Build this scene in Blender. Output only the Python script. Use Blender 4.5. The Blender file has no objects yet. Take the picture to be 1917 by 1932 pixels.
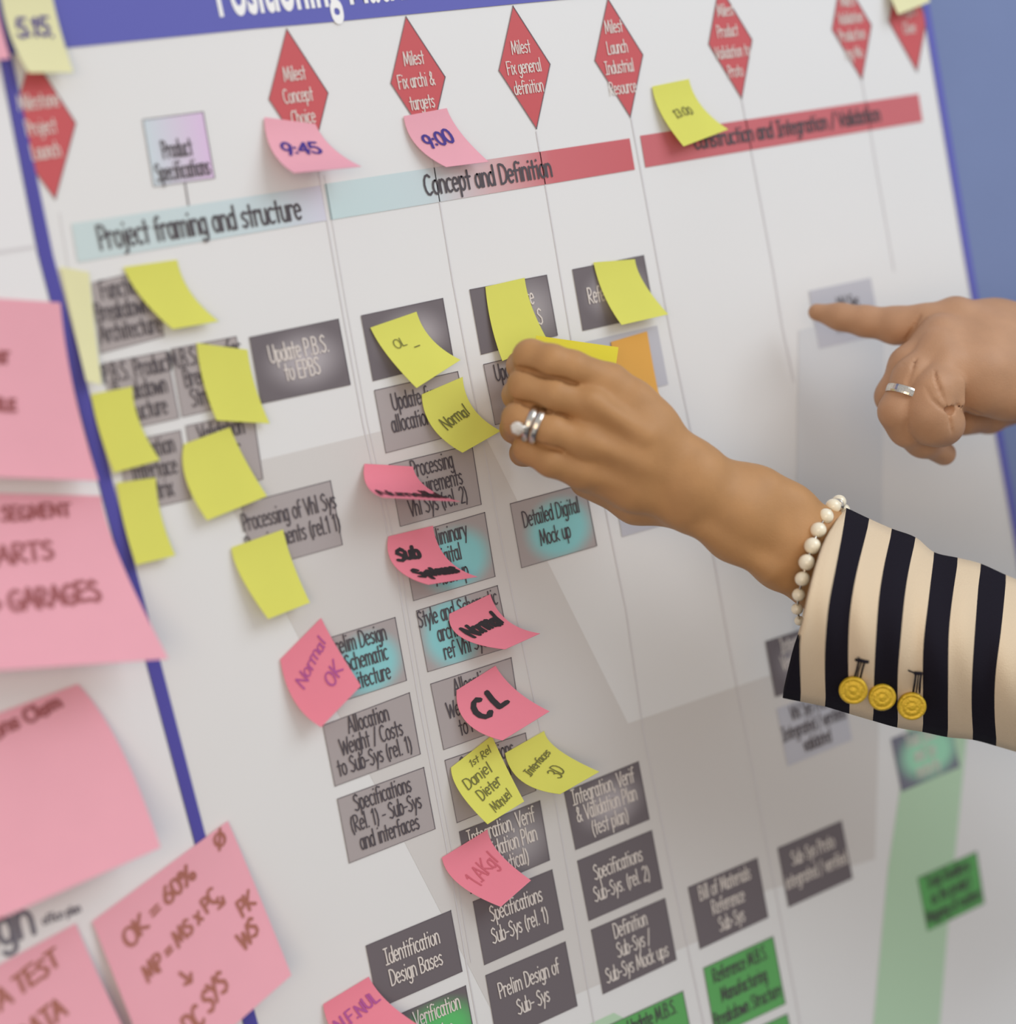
import bpy, math, random
import numpy as np
from mathutils import Vector

# ------------------------------------------------------------------ camera model
W, H = 1917.0, 1932.0
FPX = 3063.0                       # focal length in pixels
PITCH, YAW, ROLL = 0.1328, -0.5004, -0.1967
D = 0.70                           # metres from the camera to the plane of the wall poster
Z0 = 1.50                          # camera height above the floor

def _rot(a, b, c):
    Rx = np.array([[1, 0, 0], [0, math.cos(a), -math.sin(a)], [0, math.sin(a), math.cos(a)]])
    Ry = np.array([[math.cos(b), 0, math.sin(b)], [0, 1, 0], [-math.sin(b), 0, math.cos(b)]])
    Rz = np.array([[math.cos(c), -math.sin(c), 0], [math.sin(c), math.cos(c), 0], [0, 0, 1]])
    return Rz @ Rx @ Ry
R = _rot(PITCH, YAW, ROLL)
CAM = np.array([0.0, -D, Z0])

def P(px, py, h=0.0):
    """world point seen at a photo pixel, standing h metres out from the poster (poster plane is y = 0)"""
    d = R.T @ np.array([(px - W / 2) / FPX, (py - H / 2) / FPX, 1.0])
    d = np.array([d[0], d[2], -d[1]])
    return CAM + d * ((D - h) / d[1])
def depth(p):
    q = np.asarray(p) - CAM
    return float((R @ np.array([q[0], -q[2], q[1]]))[2])
def mm_per_px(px, py, h):
    return depth(P(px, py, h)) / FPX

S = bpy.context.scene
C = S.collection
cam_data = bpy.data.cameras.new('camera')
cam = bpy.data.objects.new('camera', cam_data); C.objects.link(cam)
def b2w(v): return Vector((v[0], v[2], -v[1]))
right, down, fwd = (b2w(R.T @ np.array(v, float)) for v in ((1, 0, 0), (0, 1, 0), (0, 0, 1)))
from mathutils import Matrix
m = Matrix((right, -down, -fwd)).transposed().to_4x4(); m.translation = Vector(CAM)
cam.matrix_world = m
cam_data.sensor_fit = 'HORIZONTAL'; cam_data.sensor_width = 36.0
cam_data.lens = FPX / W * 36.0
cam_data.clip_start = 0.02
cam_data.dof.use_dof = True
cam_data.dof.focus_distance = 0.795
cam_data.dof.aperture_fstop = 2.4
S.camera = cam

# ------------------------------------------------------------------ light and exposure
S.view_settings.view_transform = 'Standard'
try: S.view_settings.look = 'None'
except Exception: pass
S.view_settings.gamma = 1.0
S.view_settings.use_curve_mapping = False
S.view_settings.exposure = 0.10
world = bpy.data.worlds.new('world'); S.world = world; world.use_nodes = True
bg = world.node_tree.nodes['Background']
bg.inputs['Color'].default_value = (0.95, 0.97, 1.0, 1); bg.inputs['Strength'].default_value = 0.56
def area(name, loc, target, size, power, color):
    l = bpy.data.lights.new(name, 'AREA'); l.shape = 'RECTANGLE'; l.size, l.size_y = size
    l.energy = power; l.color = color
    o = bpy.data.objects.new(name, l); C.objects.link(o); o.location = loc
    o.rotation_euler = (Vector(target) - Vector(loc)).to_track_quat('-Z', 'Y').to_euler()
    return o
area('window_daylight', (1.45, -1.35, 2.45), (0.6, 0, 1.5), (1.3, 1.0), 16, (0.86, 0.93, 1.0))
area('warm_fill', (-0.45, -1.25, 1.55), (0.2, 0, 1.1), (0.8, 0.6), 5.0, (1.0, 0.74, 0.48))  # unseen fill light, added to warm the lower left of the poster

# ------------------------------------------------------------------ materials
def lin(c): 
    c = c / 255.0
    return c / 12.92 if c <= 0.04045 else ((c + 0.055) / 1.055) ** 2.4
def col(r, g, b, k=1.0): return (min(lin(r) * k, .95), min(lin(g) * k, .95), min(lin(b) * k, .95), 1.0)
_mats = {}
def mat(name, color, rough=0.6, spec=0.3, metal=0.0, noise=0.0, nscale=60, bump=0.0, bscale=400, trans=0.0, sss=0.0, coat=0.0):
    if name in _mats: return _mats[name]
    M = bpy.data.materials.new(name); M.use_nodes = True; nt = M.node_tree; n = nt.nodes; L = nt.links
    b = n['Principled BSDF']; b.inputs['Roughness'].default_value = rough; b.inputs['Metallic'].default_value = metal
    b.inputs['Specular IOR Level'].default_value = spec; b.inputs['Base Color'].default_value = color
    tc = n.new('ShaderNodeTexCoord')
    if coat: b.inputs['Coat Weight'].default_value = coat; b.inputs['Coat Roughness'].default_value = .15
    if sss:
        b.inputs['Subsurface Weight'].default_value = sss
        b.inputs['Subsurface Radius'].default_value = (1, .45, .25); b.inputs['Subsurface Scale'].default_value = 0.004
    if noise:
        t = n.new('ShaderNodeTexNoise'); t.inputs['Scale'].default_value = nscale; t.inputs['Detail'].default_value = 4
        L.new(tc.outputs['Object'], t.inputs['Vector'])
        mx = n.new('ShaderNodeMixRGB'); mx.blend_type = 'MULTIPLY'; mx.inputs[0].default_value = 1
        cr = n.new('ShaderNodeValToRGB'); e = cr.color_ramp.elements
        e[0].position = .3; e[1].position = .7
        e[0].color = (1 - noise,) * 3 + (1,); e[1].color = (1, 1, 1, 1)
        L.new(t.outputs['Fac'], cr.inputs[0]); mx.inputs[1].default_value = color; L.new(cr.outputs[0], mx.inputs[2])
        L.new(mx.outputs[0], b.inputs['Base Color'])
    if bump:
        t2 = n.new('ShaderNodeTexNoise'); t2.inputs['Scale'].default_value = bscale; t2.inputs['Detail'].default_value = 3
        L.new(tc.outputs['Object'], t2.inputs['Vector'])
        bp = n.new('ShaderNodeBump'); bp.inputs['Strength'].default_value = bump; bp.inputs['Distance'].default_value = .001
        L.new(t2.outputs['Fac'], bp.inputs['Height']); L.new(bp.outputs[0], b.inputs['Normal'])
    if trans:
        tr = n.new('ShaderNodeBsdfTranslucent'); tr.inputs[0].default_value = color
        ms = n.new('ShaderNodeMixShader'); ms.inputs[0].default_value = trans
        L.new(b.outputs[0], ms.inputs[1]); L.new(tr.outputs[0], ms.inputs[2]); L.new(ms.outputs[0], n['Material Output'].inputs[0])
    _mats[name] = M
    return M
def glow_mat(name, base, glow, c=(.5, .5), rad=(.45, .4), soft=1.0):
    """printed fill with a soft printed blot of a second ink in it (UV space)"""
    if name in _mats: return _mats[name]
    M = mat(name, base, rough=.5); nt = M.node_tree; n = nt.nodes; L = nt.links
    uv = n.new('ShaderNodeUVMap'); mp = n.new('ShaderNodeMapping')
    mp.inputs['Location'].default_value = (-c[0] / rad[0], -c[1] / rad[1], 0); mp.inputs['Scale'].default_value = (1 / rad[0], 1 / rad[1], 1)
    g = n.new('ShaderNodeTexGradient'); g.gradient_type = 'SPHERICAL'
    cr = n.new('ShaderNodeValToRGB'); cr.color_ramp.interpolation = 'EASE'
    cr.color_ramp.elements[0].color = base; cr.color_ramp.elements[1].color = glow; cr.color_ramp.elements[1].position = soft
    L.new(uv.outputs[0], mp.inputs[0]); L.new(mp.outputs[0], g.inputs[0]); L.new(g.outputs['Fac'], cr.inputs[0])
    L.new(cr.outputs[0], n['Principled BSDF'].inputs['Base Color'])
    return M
def ramp_mat(name, stops):
    """printed fill running from one ink to another along U"""
    if name in _mats: return _mats[name]
    M = mat(name, stops[0][1], rough=.5); nt = M.node_tree; n = nt.nodes; L = nt.links
    uv = n.new('ShaderNodeUVMap'); sp = n.new('ShaderNodeSeparateXYZ'); cr = n.new('ShaderNodeValToRGB')
    e = cr.color_ramp.elements
    while len(e) < len(stops): e.new(.5)
    for i, (p, c) in enumerate(stops): e[i].position = p; e[i].color = c
    L.new(uv.outputs[0], sp.inputs[0]); L.new(sp.outputs['X'], cr.inputs[0]); L.new(cr.outputs[0], n['Principled BSDF'].inputs['Base Color'])
    return M
K = 1.22
M_paper = mat('poster_paper', col(212, 212, 212, K), rough=.42, spec=.35, noise=.02, nscale=9)
M_paper2 = mat('side_poster_paper', col(214, 214, 216, K), rough=.5)
M_blue = mat('poster_blue_ink', col(88, 90, 168, K), rough=.45)
M_bluel = mat('border_blue_ink', col(76, 72, 152, K), rough=.45)
M_wall = mat('wall_paint', col(112, 126, 164, K), rough=.8, noise=.05, nscale=14, bump=.15, bscale=220)
M_floor = mat('floor_carpet', col(110, 112, 118), rough=.95, noise=.3, nscale=300)
M_red = mat('milestone_red_ink', col(186, 82, 86, K), rough=.5)
M_redl = mat('phase_red_ink', col(186, 98, 104, K), rough=.5)
M_dark = mat('box_dark_ink', col(104, 97, 101, K), rough=.5)
M_grey = mat('box_grey_ink', col(160, 152, 152, K), rough=.5)
M_greyl = mat('box_pale_grey_ink', col(178, 178, 186, K), rough=.5)
M_green = mat('box_green_ink', col(92, 160, 92, K), rough=.5)
M_line = mat('outline_ink', col(98, 92, 98, K), rough=.5)
M_hair = mat('column_line_ink', col(197, 195, 198, K), rough=.5)
M_side = mat('side_poster_grey_ink', col(120, 118, 130), rough=.5)
M_black = mat('text_black_ink', col(84, 78, 84), rough=.5)
M_white = mat('text_pale_ink', col(208, 200, 194, K), rough=.5)
M_titlew = mat('title_white_ink', col(232, 232, 236, K), rough=.5)
M_band = mat('grey_band_ink', col(197, 194, 192, K), rough=.45)
M_bandl = mat('pale_band_ink', col(199, 201, 204, K), rough=.45)
M_gband = mat('pale_green_ink', col(172, 200, 172, K), rough=.45)
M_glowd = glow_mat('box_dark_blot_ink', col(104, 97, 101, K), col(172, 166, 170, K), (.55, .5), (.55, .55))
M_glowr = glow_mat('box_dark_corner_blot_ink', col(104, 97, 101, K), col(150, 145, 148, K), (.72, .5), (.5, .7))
M_teal = glow_mat('box_teal_blot_ink', col(160, 152, 152, K), col(132, 192, 196, K), (.56, .42), (.52, .58), .5)
M_teall = glow_mat('box_teal_left_blot_ink', col(160, 152, 152, K), col(132, 192, 196, K), (.36, .5), (.42, .7), .5)
M_greeng = glow_mat('box_green_blot_ink', col(104, 97, 101, K), col(90, 178, 104, K), (.6, .45), (.6, .6), .6)
M_greenp = glow_mat('box_mint_blot_ink', col(112, 112, 126, K), col(150, 205, 175, K), (.55, .5), (.6, .6), .55)
M_spec = ramp_mat('product_box_ink', [(0, col(190, 202, 208, K)), (.55, col(200, 190, 208, K)), (1, col(206, 180, 212, K))])
M_bar1 = ramp_mat('framing_bar_ink', [(0, col(187, 202, 203, K)), (.8, col(188, 202, 207, K)), (1, col(196, 196, 210, K))])
M_bar2 = ramp_mat('concept_bar_ink', [(0, col(184, 204, 206, K)), (.3, col(186, 200, 204, K)), (.52, col(196, 160, 162, K)), (.72, col(190, 100, 106, K)), (1, col(186, 92, 98, K))])
TR = .16
M_yel = mat('yellow_note_paper', col(216, 216, 104, K), rough=.75, trans=TR, noise=.03, nscale=40)
M_yeld = mat('deep_yellow_note_paper', col(226, 214, 66, K), rough=.75, trans=TR, noise=.03, nscale=40)
M_cream = mat('cream_note_paper', col(224, 222, 178, K), rough=.75, trans=TR, noise=.03, nscale=40)
M_orange = mat('orange_note_paper', col(224, 170, 84, K), rough=.75, trans=TR, noise=.03, nscale=40)
M_pink = mat('pink_note_paper', col(236, 134, 152, K), rough=.75, trans=TR, noise=.03, nscale=40)
M_pinkl = mat('light_pink_note_paper', col(236, 168, 182, K), rough=.75, trans=TR, noise=.03, nscale=40)
M_pen = mat('black_marker', col(46, 40, 44), rough=.6)
M_pend = mat('grey_pencil', col(112, 112, 58), rough=.6)
M_penb = mat('blue_marker', col(70, 52, 140), rough=.6)
M_penp = mat('violet_marker', col(176, 84, 150), rough=.6)
M_penr = mat('brown_marker', col(160, 92, 96), rough=.6)
M_penbr = mat('ochre_marker', col(168, 106, 92), rough=.6)
M_pens = mat('faint_pink_pencil', col(206, 100, 118), rough=.6)
M_skin_w = mat('tan_skin', col(174, 130, 86, K), rough=.52, spec=.3, noise=.12, nscale=70, bump=.16, bscale=1100, sss=.02)
M_skin_m = mat('fair_skin', col(178, 136, 104, K), rough=.52, spec=.3, noise=.14, nscale=60, bump=.16, bscale=1100, sss=.02)
M_pearl = mat('pearl', col(240, 224, 198, 1.15), rough=.25, spec=.6, coat=.5)
M_gold = mat('gilt_button', col(220, 182, 46, 1.05), rough=.38, metal=.3, spec=.5, noise=.14, nscale=500, bump=.4, bscale=900)
M_silver = mat('ring_silver', col(222, 214, 202), rough=.22, metal=1.0, noise=.2, nscale=900)
M_gem = mat('ring_stone', col(240, 232, 220), rough=.03, spec=1.0, coat=1.0)
M_gem.node_tree.nodes['Principled BSDF'].inputs['Transmission Weight'].default_value = .15
M_gem.node_tree.nodes['Principled BSDF'].inputs['IOR'].default_value = 2.0
M_thread = mat('dark_thread', col(28, 24, 34), rough=.9)
def stripes():
    M = mat('striped_knit', col(205, 186, 160, K), rough=.9, spec=.1, bump=.35, bscale=1400); nt = M.node_tree; n = nt.nodes; L = nt.links
    uv = n.new('ShaderNodeUVMap'); sp = n.new('ShaderNodeSeparateXYZ'); L.new(uv.outputs[0], sp.inputs[0])
    ad = n.new('ShaderNodeMath'); ad.operation = 'ADD'; ad.inputs[1].default_value = 10.0; L.new(sp.outputs['X'], ad.inputs[0])
    md = n.new('ShaderNodeMath'); md.operation = 'MODULO'; md.inputs[1].default_value = 2.0; L.new(ad.outputs[0], md.inputs[0])
    gt = n.new('ShaderNodeMath'); gt.operation = 'GREATER_THAN'; gt.inputs[1].default_value = 1.0; L.new(md.outputs[0], gt.inputs[0])
    mx = n.new('ShaderNodeMixRGB'); mx.inputs[1].default_value = col(208, 188, 160, K); mx.inputs[2].default_value = col(32, 29, 38)
    L.new(gt.outputs[0], mx.inputs[0]); L.new(mx.outputs[0], n['Principled BSDF'].inputs['Base Color'])
    return M
M_stripe = stripes()

# ------------------------------------------------------------------ object helpers
def mk(name, verts, faces, mats, root=None, parent=None, origin=None, uvs=None, smooth=False, fmat=None):
    """one mesh object; verts are world points. root gives the thing's origin, parent the object it hangs under"""
    verts = np.asarray(verts, float)
    if parent is None:
        o0 = np.array(origin if origin is not None else verts.mean(0))
    else:
        o0 = np.array(root.location)
    me = bpy.data.meshes.new(name); me.from_pydata((verts - o0).tolist(), [], [list(map(int, f)) for f in faces])
    for mm in (mats if isinstance(mats, (list, tuple)) else [mats]): me.materials.append(mm)
    if uvs is not None:
        lay = me.uv_layers.new(name='UVMap')
        vi = np.empty(len(me.loops), int); me.loops.foreach_get('vertex_index', vi)
        lay.data.foreach_set('uv', np.asarray(uvs, float)[vi].ravel())
    if fmat is not None: me.polygons.foreach_set('material_index', fmat)
    if smooth: me.polygons.foreach_set('use_smooth', [True] * len(me.polygons))
    me.update()
    o = bpy.data.objects.new(name, me); C.objects.link(o)
    if parent is None: o.location = o0.tolist()
    else: o.parent = parent
    return o
def tag(o, label, cat, group=None):
    o['label'] = label; o['category'] = cat
    if group: o['group'] = group
    return o
def empty(name, loc, label, cat, group=None):
    o = bpy.data.objects.new(name, None); C.objects.link(o); o.location = tuple(loc); o.empty_display_size = .02
    return tag(o, label, cat, group)
def structure(o): o['kind'] = 'structure'; return o

class MB:
    def __init__(s): s.v, s.f, s.uv = [], [], []
    def add(s, v, f, uv=None):
        k = len(s.v); s.v += [tuple(x) for x in v]; s.f += [tuple(i + k for i in q) for q in f]
        s.uv += list(uv) if uv is not None else [(0, 0)] * len(v)
def tube(mb, pts, r, n=8, caps=True):
    pts = [np.array(p, float) for p in pts]; rings = []
    rs = r if hasattr(r, '__len__') else [r] * len(pts)
    up = None; k = len(pts)
    v, f = [], []
    for i, p in enumerate(pts):
        t = pts[min(i + 1, k - 1)] - pts[max(i - 1, 0)]; t /= np.linalg.norm(t)
        if up is None:
            up = np.cross(t, [0.3, 0.5, 0.81]); up /= np.linalg.norm(up)
        up = up - t * up.dot(t); up /= np.linalg.norm(up); w = np.cross(t, up)
        for j in range(n):
            a = 2 * math.pi * j / n; v.append(p + rs[i] * (math.cos(a) * up + math.sin(a) * w))
    for i in range(k - 1):
        for j in range(n):
            f.append((i * n + j, i * n + (j + 1) % n, (i + 1) * n + (j + 1) % n, (i + 1) * n + j))
    if caps: f.append(tuple(range(n))[::-1]); f.append(tuple((k - 1) * n + j for j in range(n)))
    mb.add(v, f)
def sphere(mb, c, r, sx=(1, 1, 1), nu=20, nv=12):
    v, f = [], []
    c = np.array(c)
    for i in range(nv + 1):
        th = math.pi * i / nv
        for j in range(nu):
            a = 2 * math.pi * j / nu
            v.append(c + r * np.array([math.sin(th) * math.cos(a) * sx[0], math.sin(th) * math.sin(a) * sx[1], math.cos(th) * sx[2]]))
    for i in range(nv):
        for j in range(nu):
            f.append((i * nu + j, i * nu + (j + 1) % nu, (i + 1) * nu + (j + 1) % nu, (i + 1) * nu + j))
    mb.add(v, f)

# ------------------------------------------------------------------ stroke alphabet (rounded hand lettering)
def A(cx, cy, rx, ry, a0, a1, n=None):
    n = n or max(3, int(abs(a1 - a0) / 30))
    return [(cx + rx * math.cos(math.radians(a0 + (a1 - a0) * i / n)), cy + ry * math.sin(math.radians(a0 + (a1 - a0) * i / n))) for i in range(n + 1)]
def E(cx, cy, rx, ry): return A(cx, cy, rx, ry, 90, 450, 12)
G = {
 'a': (.5, [E(.21, .25, .17, .25), [(.39, .5), (.39, .1), (.45, 0)]]),
 'b': (.5, [[(.06, .76), (.06, 0)], E(.25, .25, .18, .25)]),
 'c': (.44, [A(.24, .25, .2, .25, 50, 310)]),
 'd': (.5, [E(.22, .25, .18, .25), [(.41, .76), (.41, 0)]]),
 'e': (.48, [[(.05, .26), (.42, .28)] + A(.23, .25, .19, .25, 10, 315)]),
 'f': (.38, [A(.28, .6, .13, .15, 50, 180) + [(.15, 0)], [(.02, .43), (.33, .43)]]),
 'g': (.48, [E(.21, .25, .17, .25), [(.39, .5), (.39, -.05)] + A(.22, -.08, .17, .16, 0, -150)]),
 'h': (.5, [[(.06, .76), (.06, 0)], A(.23, .3, .17, .2, 180, 0) + [(.4, 0)]]),
 'i': (.22, [[(.11, .5), (.11, 0)], [(.11, .68), (.11, .71)]]),
 'j': (.28, [[(.16, .5), (.16, -.1)] + A(.03, -.1, .13, .12, 0, -110), [(.16, .68), (.16, .71)]]),
 'k': (.46, [[(.06, .76), (.06, 0)], [(.36, .48), (.08, .2), (.4, 0)]]),
 'l': (.22, [[(.11, .76), (.11, 0)]]),
 'm': (.72, [[(.06, .5), (.06, 0)], A(.2, .33, .14, .17, 180, 0) + [(.34, 0)], A(.49, .33, .15, .17, 180, 0) + [(.64, 0)]]),
 'n': (.48, [[(.06, .5), (.06, 0)], A(.23, .3, .17, .2, 180, 0) + [(.4, 0)]]),
 'o': (.5, [E(.25, .25, .2, .25)]),
 'p': (.5, [[(.06, .5), (.06, -.24)], E(.25, .25, .18, .25)]),
 'q': (.5, [E(.22, .25, .18, .25), [(.41, .5), (.41, -.24)]]),
 'r': (.38, [[(.06, .5), (.06, 0)], A(.22, .3, .16, .2, 180, 40)]),
 's': (.42, [[(.36, .43), (.22, .5), (.08, .42), (.1, .31), (.3, .21), (.35, .1), (.22, 0), (.04, .06)]]),
 't': (.38, [[(.18, .7), (.18, 0)], [(.02, .46), (.35, .46)]]),
 'u': (.48, [[(.06, .5)] + A(.22, .18, .16, .18, 180, 360) , [(.39, .5), (.4, 0)]]),
 'v': (.44, [[(.03, .5), (.21, 0), (.41, .5)]]),
 'w': (.64, [[(.03, .5), (.16, 0), (.32, .42), (.47, 0), (.61, .5)]]),
 'x': (.44, [[(.04, .5), (.4, 0)], [(.4, .5), (.04, 0)]]),
 'y': (.44, [[(.03, .5), (.22, .03)], [(.42, .5), (.11, -.24)]]),
 'z': (.42, [[(.04, .5), (.38, .5), (.04, 0), (.39, 0)]]),
 'A': (.62, [[(.02, 0), (.3, .74), (.58, 0)], [(.12, .26), (.5, .28)]]),
 'B': (.56, [[(.08, 0), (.08, .74)], [(.08, .74)] + A(.26, .57, .2, .17, 90, -90) + [(.08, .4)], [(.1, .4)] + A(.26, .2, .25, .2, 90, -90) + [(.08, 0)]]),
 'C': (.56, [A(.31, .37, .27, .37, 50, 310)]),
 'D': (.62, [[(.08, 0), (.08, .74)], [(.08, .74), (.2, .74)] + A(.22, .37, .34, .37, 90, -90) + [(.08, 0)]]),
 'E': (.54, [[(.5, .74), (.08, .74), (.08, 0), (.5, 0)], [(.08, .38), (.45, .39)]]),
 'F': (.52, [[(.5, .74), (.08, .74), (.08, 0)], [(.08, .38), (.42, .39)]]),
 'G': (.62, [A(.32, .37, .28, .37, 50, 330) + [(.58, .32), (.34, .32)]]),
 'H': (.64, [[(.08, .74), (.08, 0)], [(.54, .74), (.54, 0)], [(.08, .38), (.54, .38)]]),
 'I': (.44, [[(.22, .74), (.22, 0)], [(.04, .74), (.4, .74)], [(.04, 0), (.4, 0)]]),
 'J': (.5, [[(.35, .74), (.35, .18)] + A(.2, .18, .15, .18, 0, -160), [(.15, .74), (.5, .74)]]),
 'K': (.58, [[(.08, .74), (.08, 0)], [(.5, .74), (.1, .32), (.54, 0)]]),
 'L': (.5, [[(.08, .74), (.08, 0), (.46, 0)]]),
 'M': (.78, [[(.05, 0), (.15, .74), (.38, .1), (.62, .74), (.73, 0)]]),
 'N': (.68, [[(.08, 0), (.08, .74), (.58, 0), (.58, .74)]]),
 'O': (.68, [E(.34, .37, .29, .37)]),
 'P': (.52, [[(.08, 0), (.08, .74)], [(.08, .74)] + A(.25, .54, .22, .2, 90, -90) + [(.08, .34)]]),
 'Q': (.7, [E(.34, .37, .29, .37), [(.4, .16), (.62, -.08)]]),
 'R': (.58, [[(.08, 0), (.08, .74)], [(.08, .74)] + A(.26, .56, .2, .18, 90, -90) + [(.08, .36), (.54, 0)]]),
 'S': (.54, [[(.46, .64), (.3, .74), (.12, .66), (.1, .52), (.28, .4), (.44, .28), (.44, .1), (.26, 0), (.04, .08)]]),
 'T': (.56, [[(.28, .74), (.28, 0)], [(.02, .74), (.55, .74)]]),
 'U': (.62, [[(.07, .74)] + A(.3, .24, .23, .24, 180, 360) + [(.53, .74)]]),
 'V': (.56, [[(.02, .74), (.27, 0), (.54, .74)]]),
 'W': (.84, [[(.02, .74), (.22, 0), (.42, .6), (.6, 0), (.82, .74)]]),
 'X': (.58, [[(.05, .74), (.52, 0)], [(.52, .74), (.05, 0)]]),
 'Y': (.54, [[(.03, .74), (.26, .38)], [(.51, .74), (.14, 0)]]),
 'Z': (.56, [[(.05, .74), (.5, .74), (.05, 0), (.52, 0)]]),
 '0': (.54, [E(.27, .37, .22, .37)]), '1': (.36, [[(.06, .58), (.2, .74), (.2, 0)]]),
 '2': (.5, [A(.24, .54, .19, .2, 160, -20) + [(.06, 0), (.46, 0)]]),
 '3': (.5, [A(.22, .56, .19, .18, 150, -80) + A(.22, .19, .22, .2, 85, -150)]),
 '4': (.54, [[(.36, 0), (.38, .74), (.04, .26), (.5, .26)]]),
 '5': (.5, [[(.44, .74), (.12, .74), (.08, .42)] + A(.24, .23, .21, .23, 110, -150)]),
 '6': (.52, [[(.4, .74), (.16, .45), (.06, .22)] + A(.26, .2, .2, .2, 180, -180)]),
 '7': (.5, [[(.04, .74), (.46, .74), (.16, 0)]]), '8': (.52, [E(.26, .56, .17, .18), E(.26, .19, .21, .19)]),
 '9': (.52, [E(.24, .52, .19, .22), [(.44, .6), (.4, .3), (.28, 0)]]),
 '&': (.66, [[(.6, 0), (.16, .56), (.24, .74), (.38, .66), (.34, .5), (.08, .26), (.1, .06), (.3, 0), (.54, .3)]]),
 '(': (.32, [A(.42, .3, .32, .5, 125, 235)]), ')': (.32, [A(-.1, .3, .32, .5, 55, -55)]),
 '/': (.42, [[(.04, -.06), (.38, .78)]]), '-': (.38, [[(.05, .28), (.33, .28)]]), '.': (.24, [[(.11, 0), (.11, .03)]]),
 ',': (.24, [[(.13, .03), (.07, -.12)]]), ':': (.26, [[(.12, .05), (.12, .08)], [(.12, .4), (.12, .43)]]),
 '=': (.5, [[(.06, .4), (.44, .4)], [(.06, .2), (.44, .2)]]), '%': (.7, [E(.14, .58, .11, .14), E(.54, .14, .11, .14), [(.56, .74), (.1, 0)]]),
 '>': (.7, [[(.02, .3), (.6, .3)], [(.42, .46), (.6, .3), (.42, .14)]]), '~': (.5, [[(.02, .2), (.16, .3), (.3, .18), (.46, .3)]]),
 '*': (.5, [E(.25, .4, .2, .26), [(.05, .08), (.46, .74)]]), ' ': (.3, []),
}
def text_width(s): return sum(G[c][0] for c in s)
def strokes(s, sx=1.0, jit=0.0, rnd=None, slant=0.0):
    out, x = [], 0.0
    for ch in s:
        adv, ss = G[ch]
        dy = rnd.uniform(-jit, jit) if rnd else 0; sc = 1 + (rnd.uniform(-jit, jit) if rnd else 0)
        for st in ss: out.append([((x + px * sc + slant * py) * sx, py * sc + dy) for px, py in st])
        x += adv
    return out
def ribbon(mb, pl, w, f3):
    """flat pen stroke of width w along the 2-D polyline pl; f3 maps 2-D to the surface in 3-D"""
    p = [np.array(q, float) for q in pl]
    p = [q for i, q in enumerate(p) if i == 0 or np.linalg.norm(q - p[i - 1]) > 1e-9]
    if len(p) < 2: return
    for i in range(1, len(p) - 1):
        a, b = p[i] - p[i - 1], p[i + 1] - p[i]
        if a.dot(b) < .25 * np.linalg.norm(a) * np.linalg.norm(b):      # sharp corner: lift the pen
            ribbon(mb, p[:i + 1], w, f3); ribbon(mb, p[i:], w, f3); return
    mb.k = getattr(mb, 'k', 0) + 1; lift = (mb.k % 7) * 1.5e-5
    g3 = f3; f3 = lambda q: g3(q) + np.array([0, -lift, 0])
    n = len(p); L_, R_ = [], []
    tang = [(p[i + 1] - p[i]) / np.linalg.norm(p[i + 1] - p[i]) for i in range(n - 1)]
    for i in range(n):
        a = tang[max(i - 1, 0)]; b = tang[min(i, n - 2)]
        t = a + b; l = np.linalg.norm(t); t = t / l if l > 1e-6 else b
        nn = np.array([-t[1], t[0]]); k = 1 / max(.45, abs(nn.dot([-b[1], b[0]])))
        L_.append(p[i] + nn * w / 2 * k); R_.append(p[i] - nn * w / 2 * k)
    pre = [p[0] - tang[0] * w * .42]; post = [p[-1] + tang[-1] * w * .42]
    na = np.array([-tang[0][1], tang[0][0]]); nb = np.array([-tang[-1][1], tang[-1][0]])
    L_ = [pre[0] + na * w * .28] + L_ + [post[0] + nb * w * .28]; R_ = [pre[0] - na * w * .28] + R_ + [post[0] - nb * w * .28]
    v = [f3(q) for q in L_] + [f3(q) for q in R_]; m_ = len(L_)
    mb.add(v, [(m_ + i, m_ + i + 1, i + 1, i) for i in range(m_ - 1)])

# ------------------------------------------------------------------ the setting
def box(name, lo, hi, m_):
    x0, y0, z0 = lo; x1, y1, z1 = hi
    v = [(x0, y0, z0), (x1, y0, z0), (x1, y1, z0), (x0, y1, z0), (x0, y0, z1), (x1, y0, z1), (x1, y1, z1), (x0, y1, z1)]
    return mk(name, v, [(0, 3, 2, 1), (4, 5, 6, 7), (0, 1, 5, 4), (1, 2, 6, 5), (2, 3, 7, 6), (3, 0, 4, 7)], m_)
structure(box('wall_back', (-2.2, .0035, 0), (3.2, .12, 2.8), M_wall))
structure(box('floor', (-2.2, -3.2, -.1), (3.2, .12, 0), M_floor))

# ------------------------------------------------------------------ the planning poster and everything printed on it
POSTER = empty('planning_poster', P(958, 966), 'large white planning poster with blue border, printed boxes and red diamonds, on the wall', 'poster')
LAYER = .00012
def at(p, lay):                    # a traced pixel, or (x, None, z) metres on the wall for what runs on past the frame
    return P(p[0], p[1], lay * LAYER) if p[1] is not None else np.array([p[0], -lay * LAYER, p[2]])
def pl(pts, lay): return [at(p, lay) for p in pts]
Z_TOP, Z_BOT = Z0 + .23, Z0 - .66
def run_on(pts):
    """carry a traced upright edge straight on to the poster's top and bottom"""
    a, b, c, d = (P(*q) for q in (pts[0], pts[2], pts[-4], pts[-1]))
    t = a[0] + (a[0] - b[0]) / (a[2] - b[2]) * (Z_TOP - a[2]); u = d[0] + (d[0] - c[0]) / (d[2] - c[2]) * (Z_BOT - d[2])
    return [(t, None, Z_TOP)] + list(pts) + [(u, None, Z_BOT)]
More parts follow.
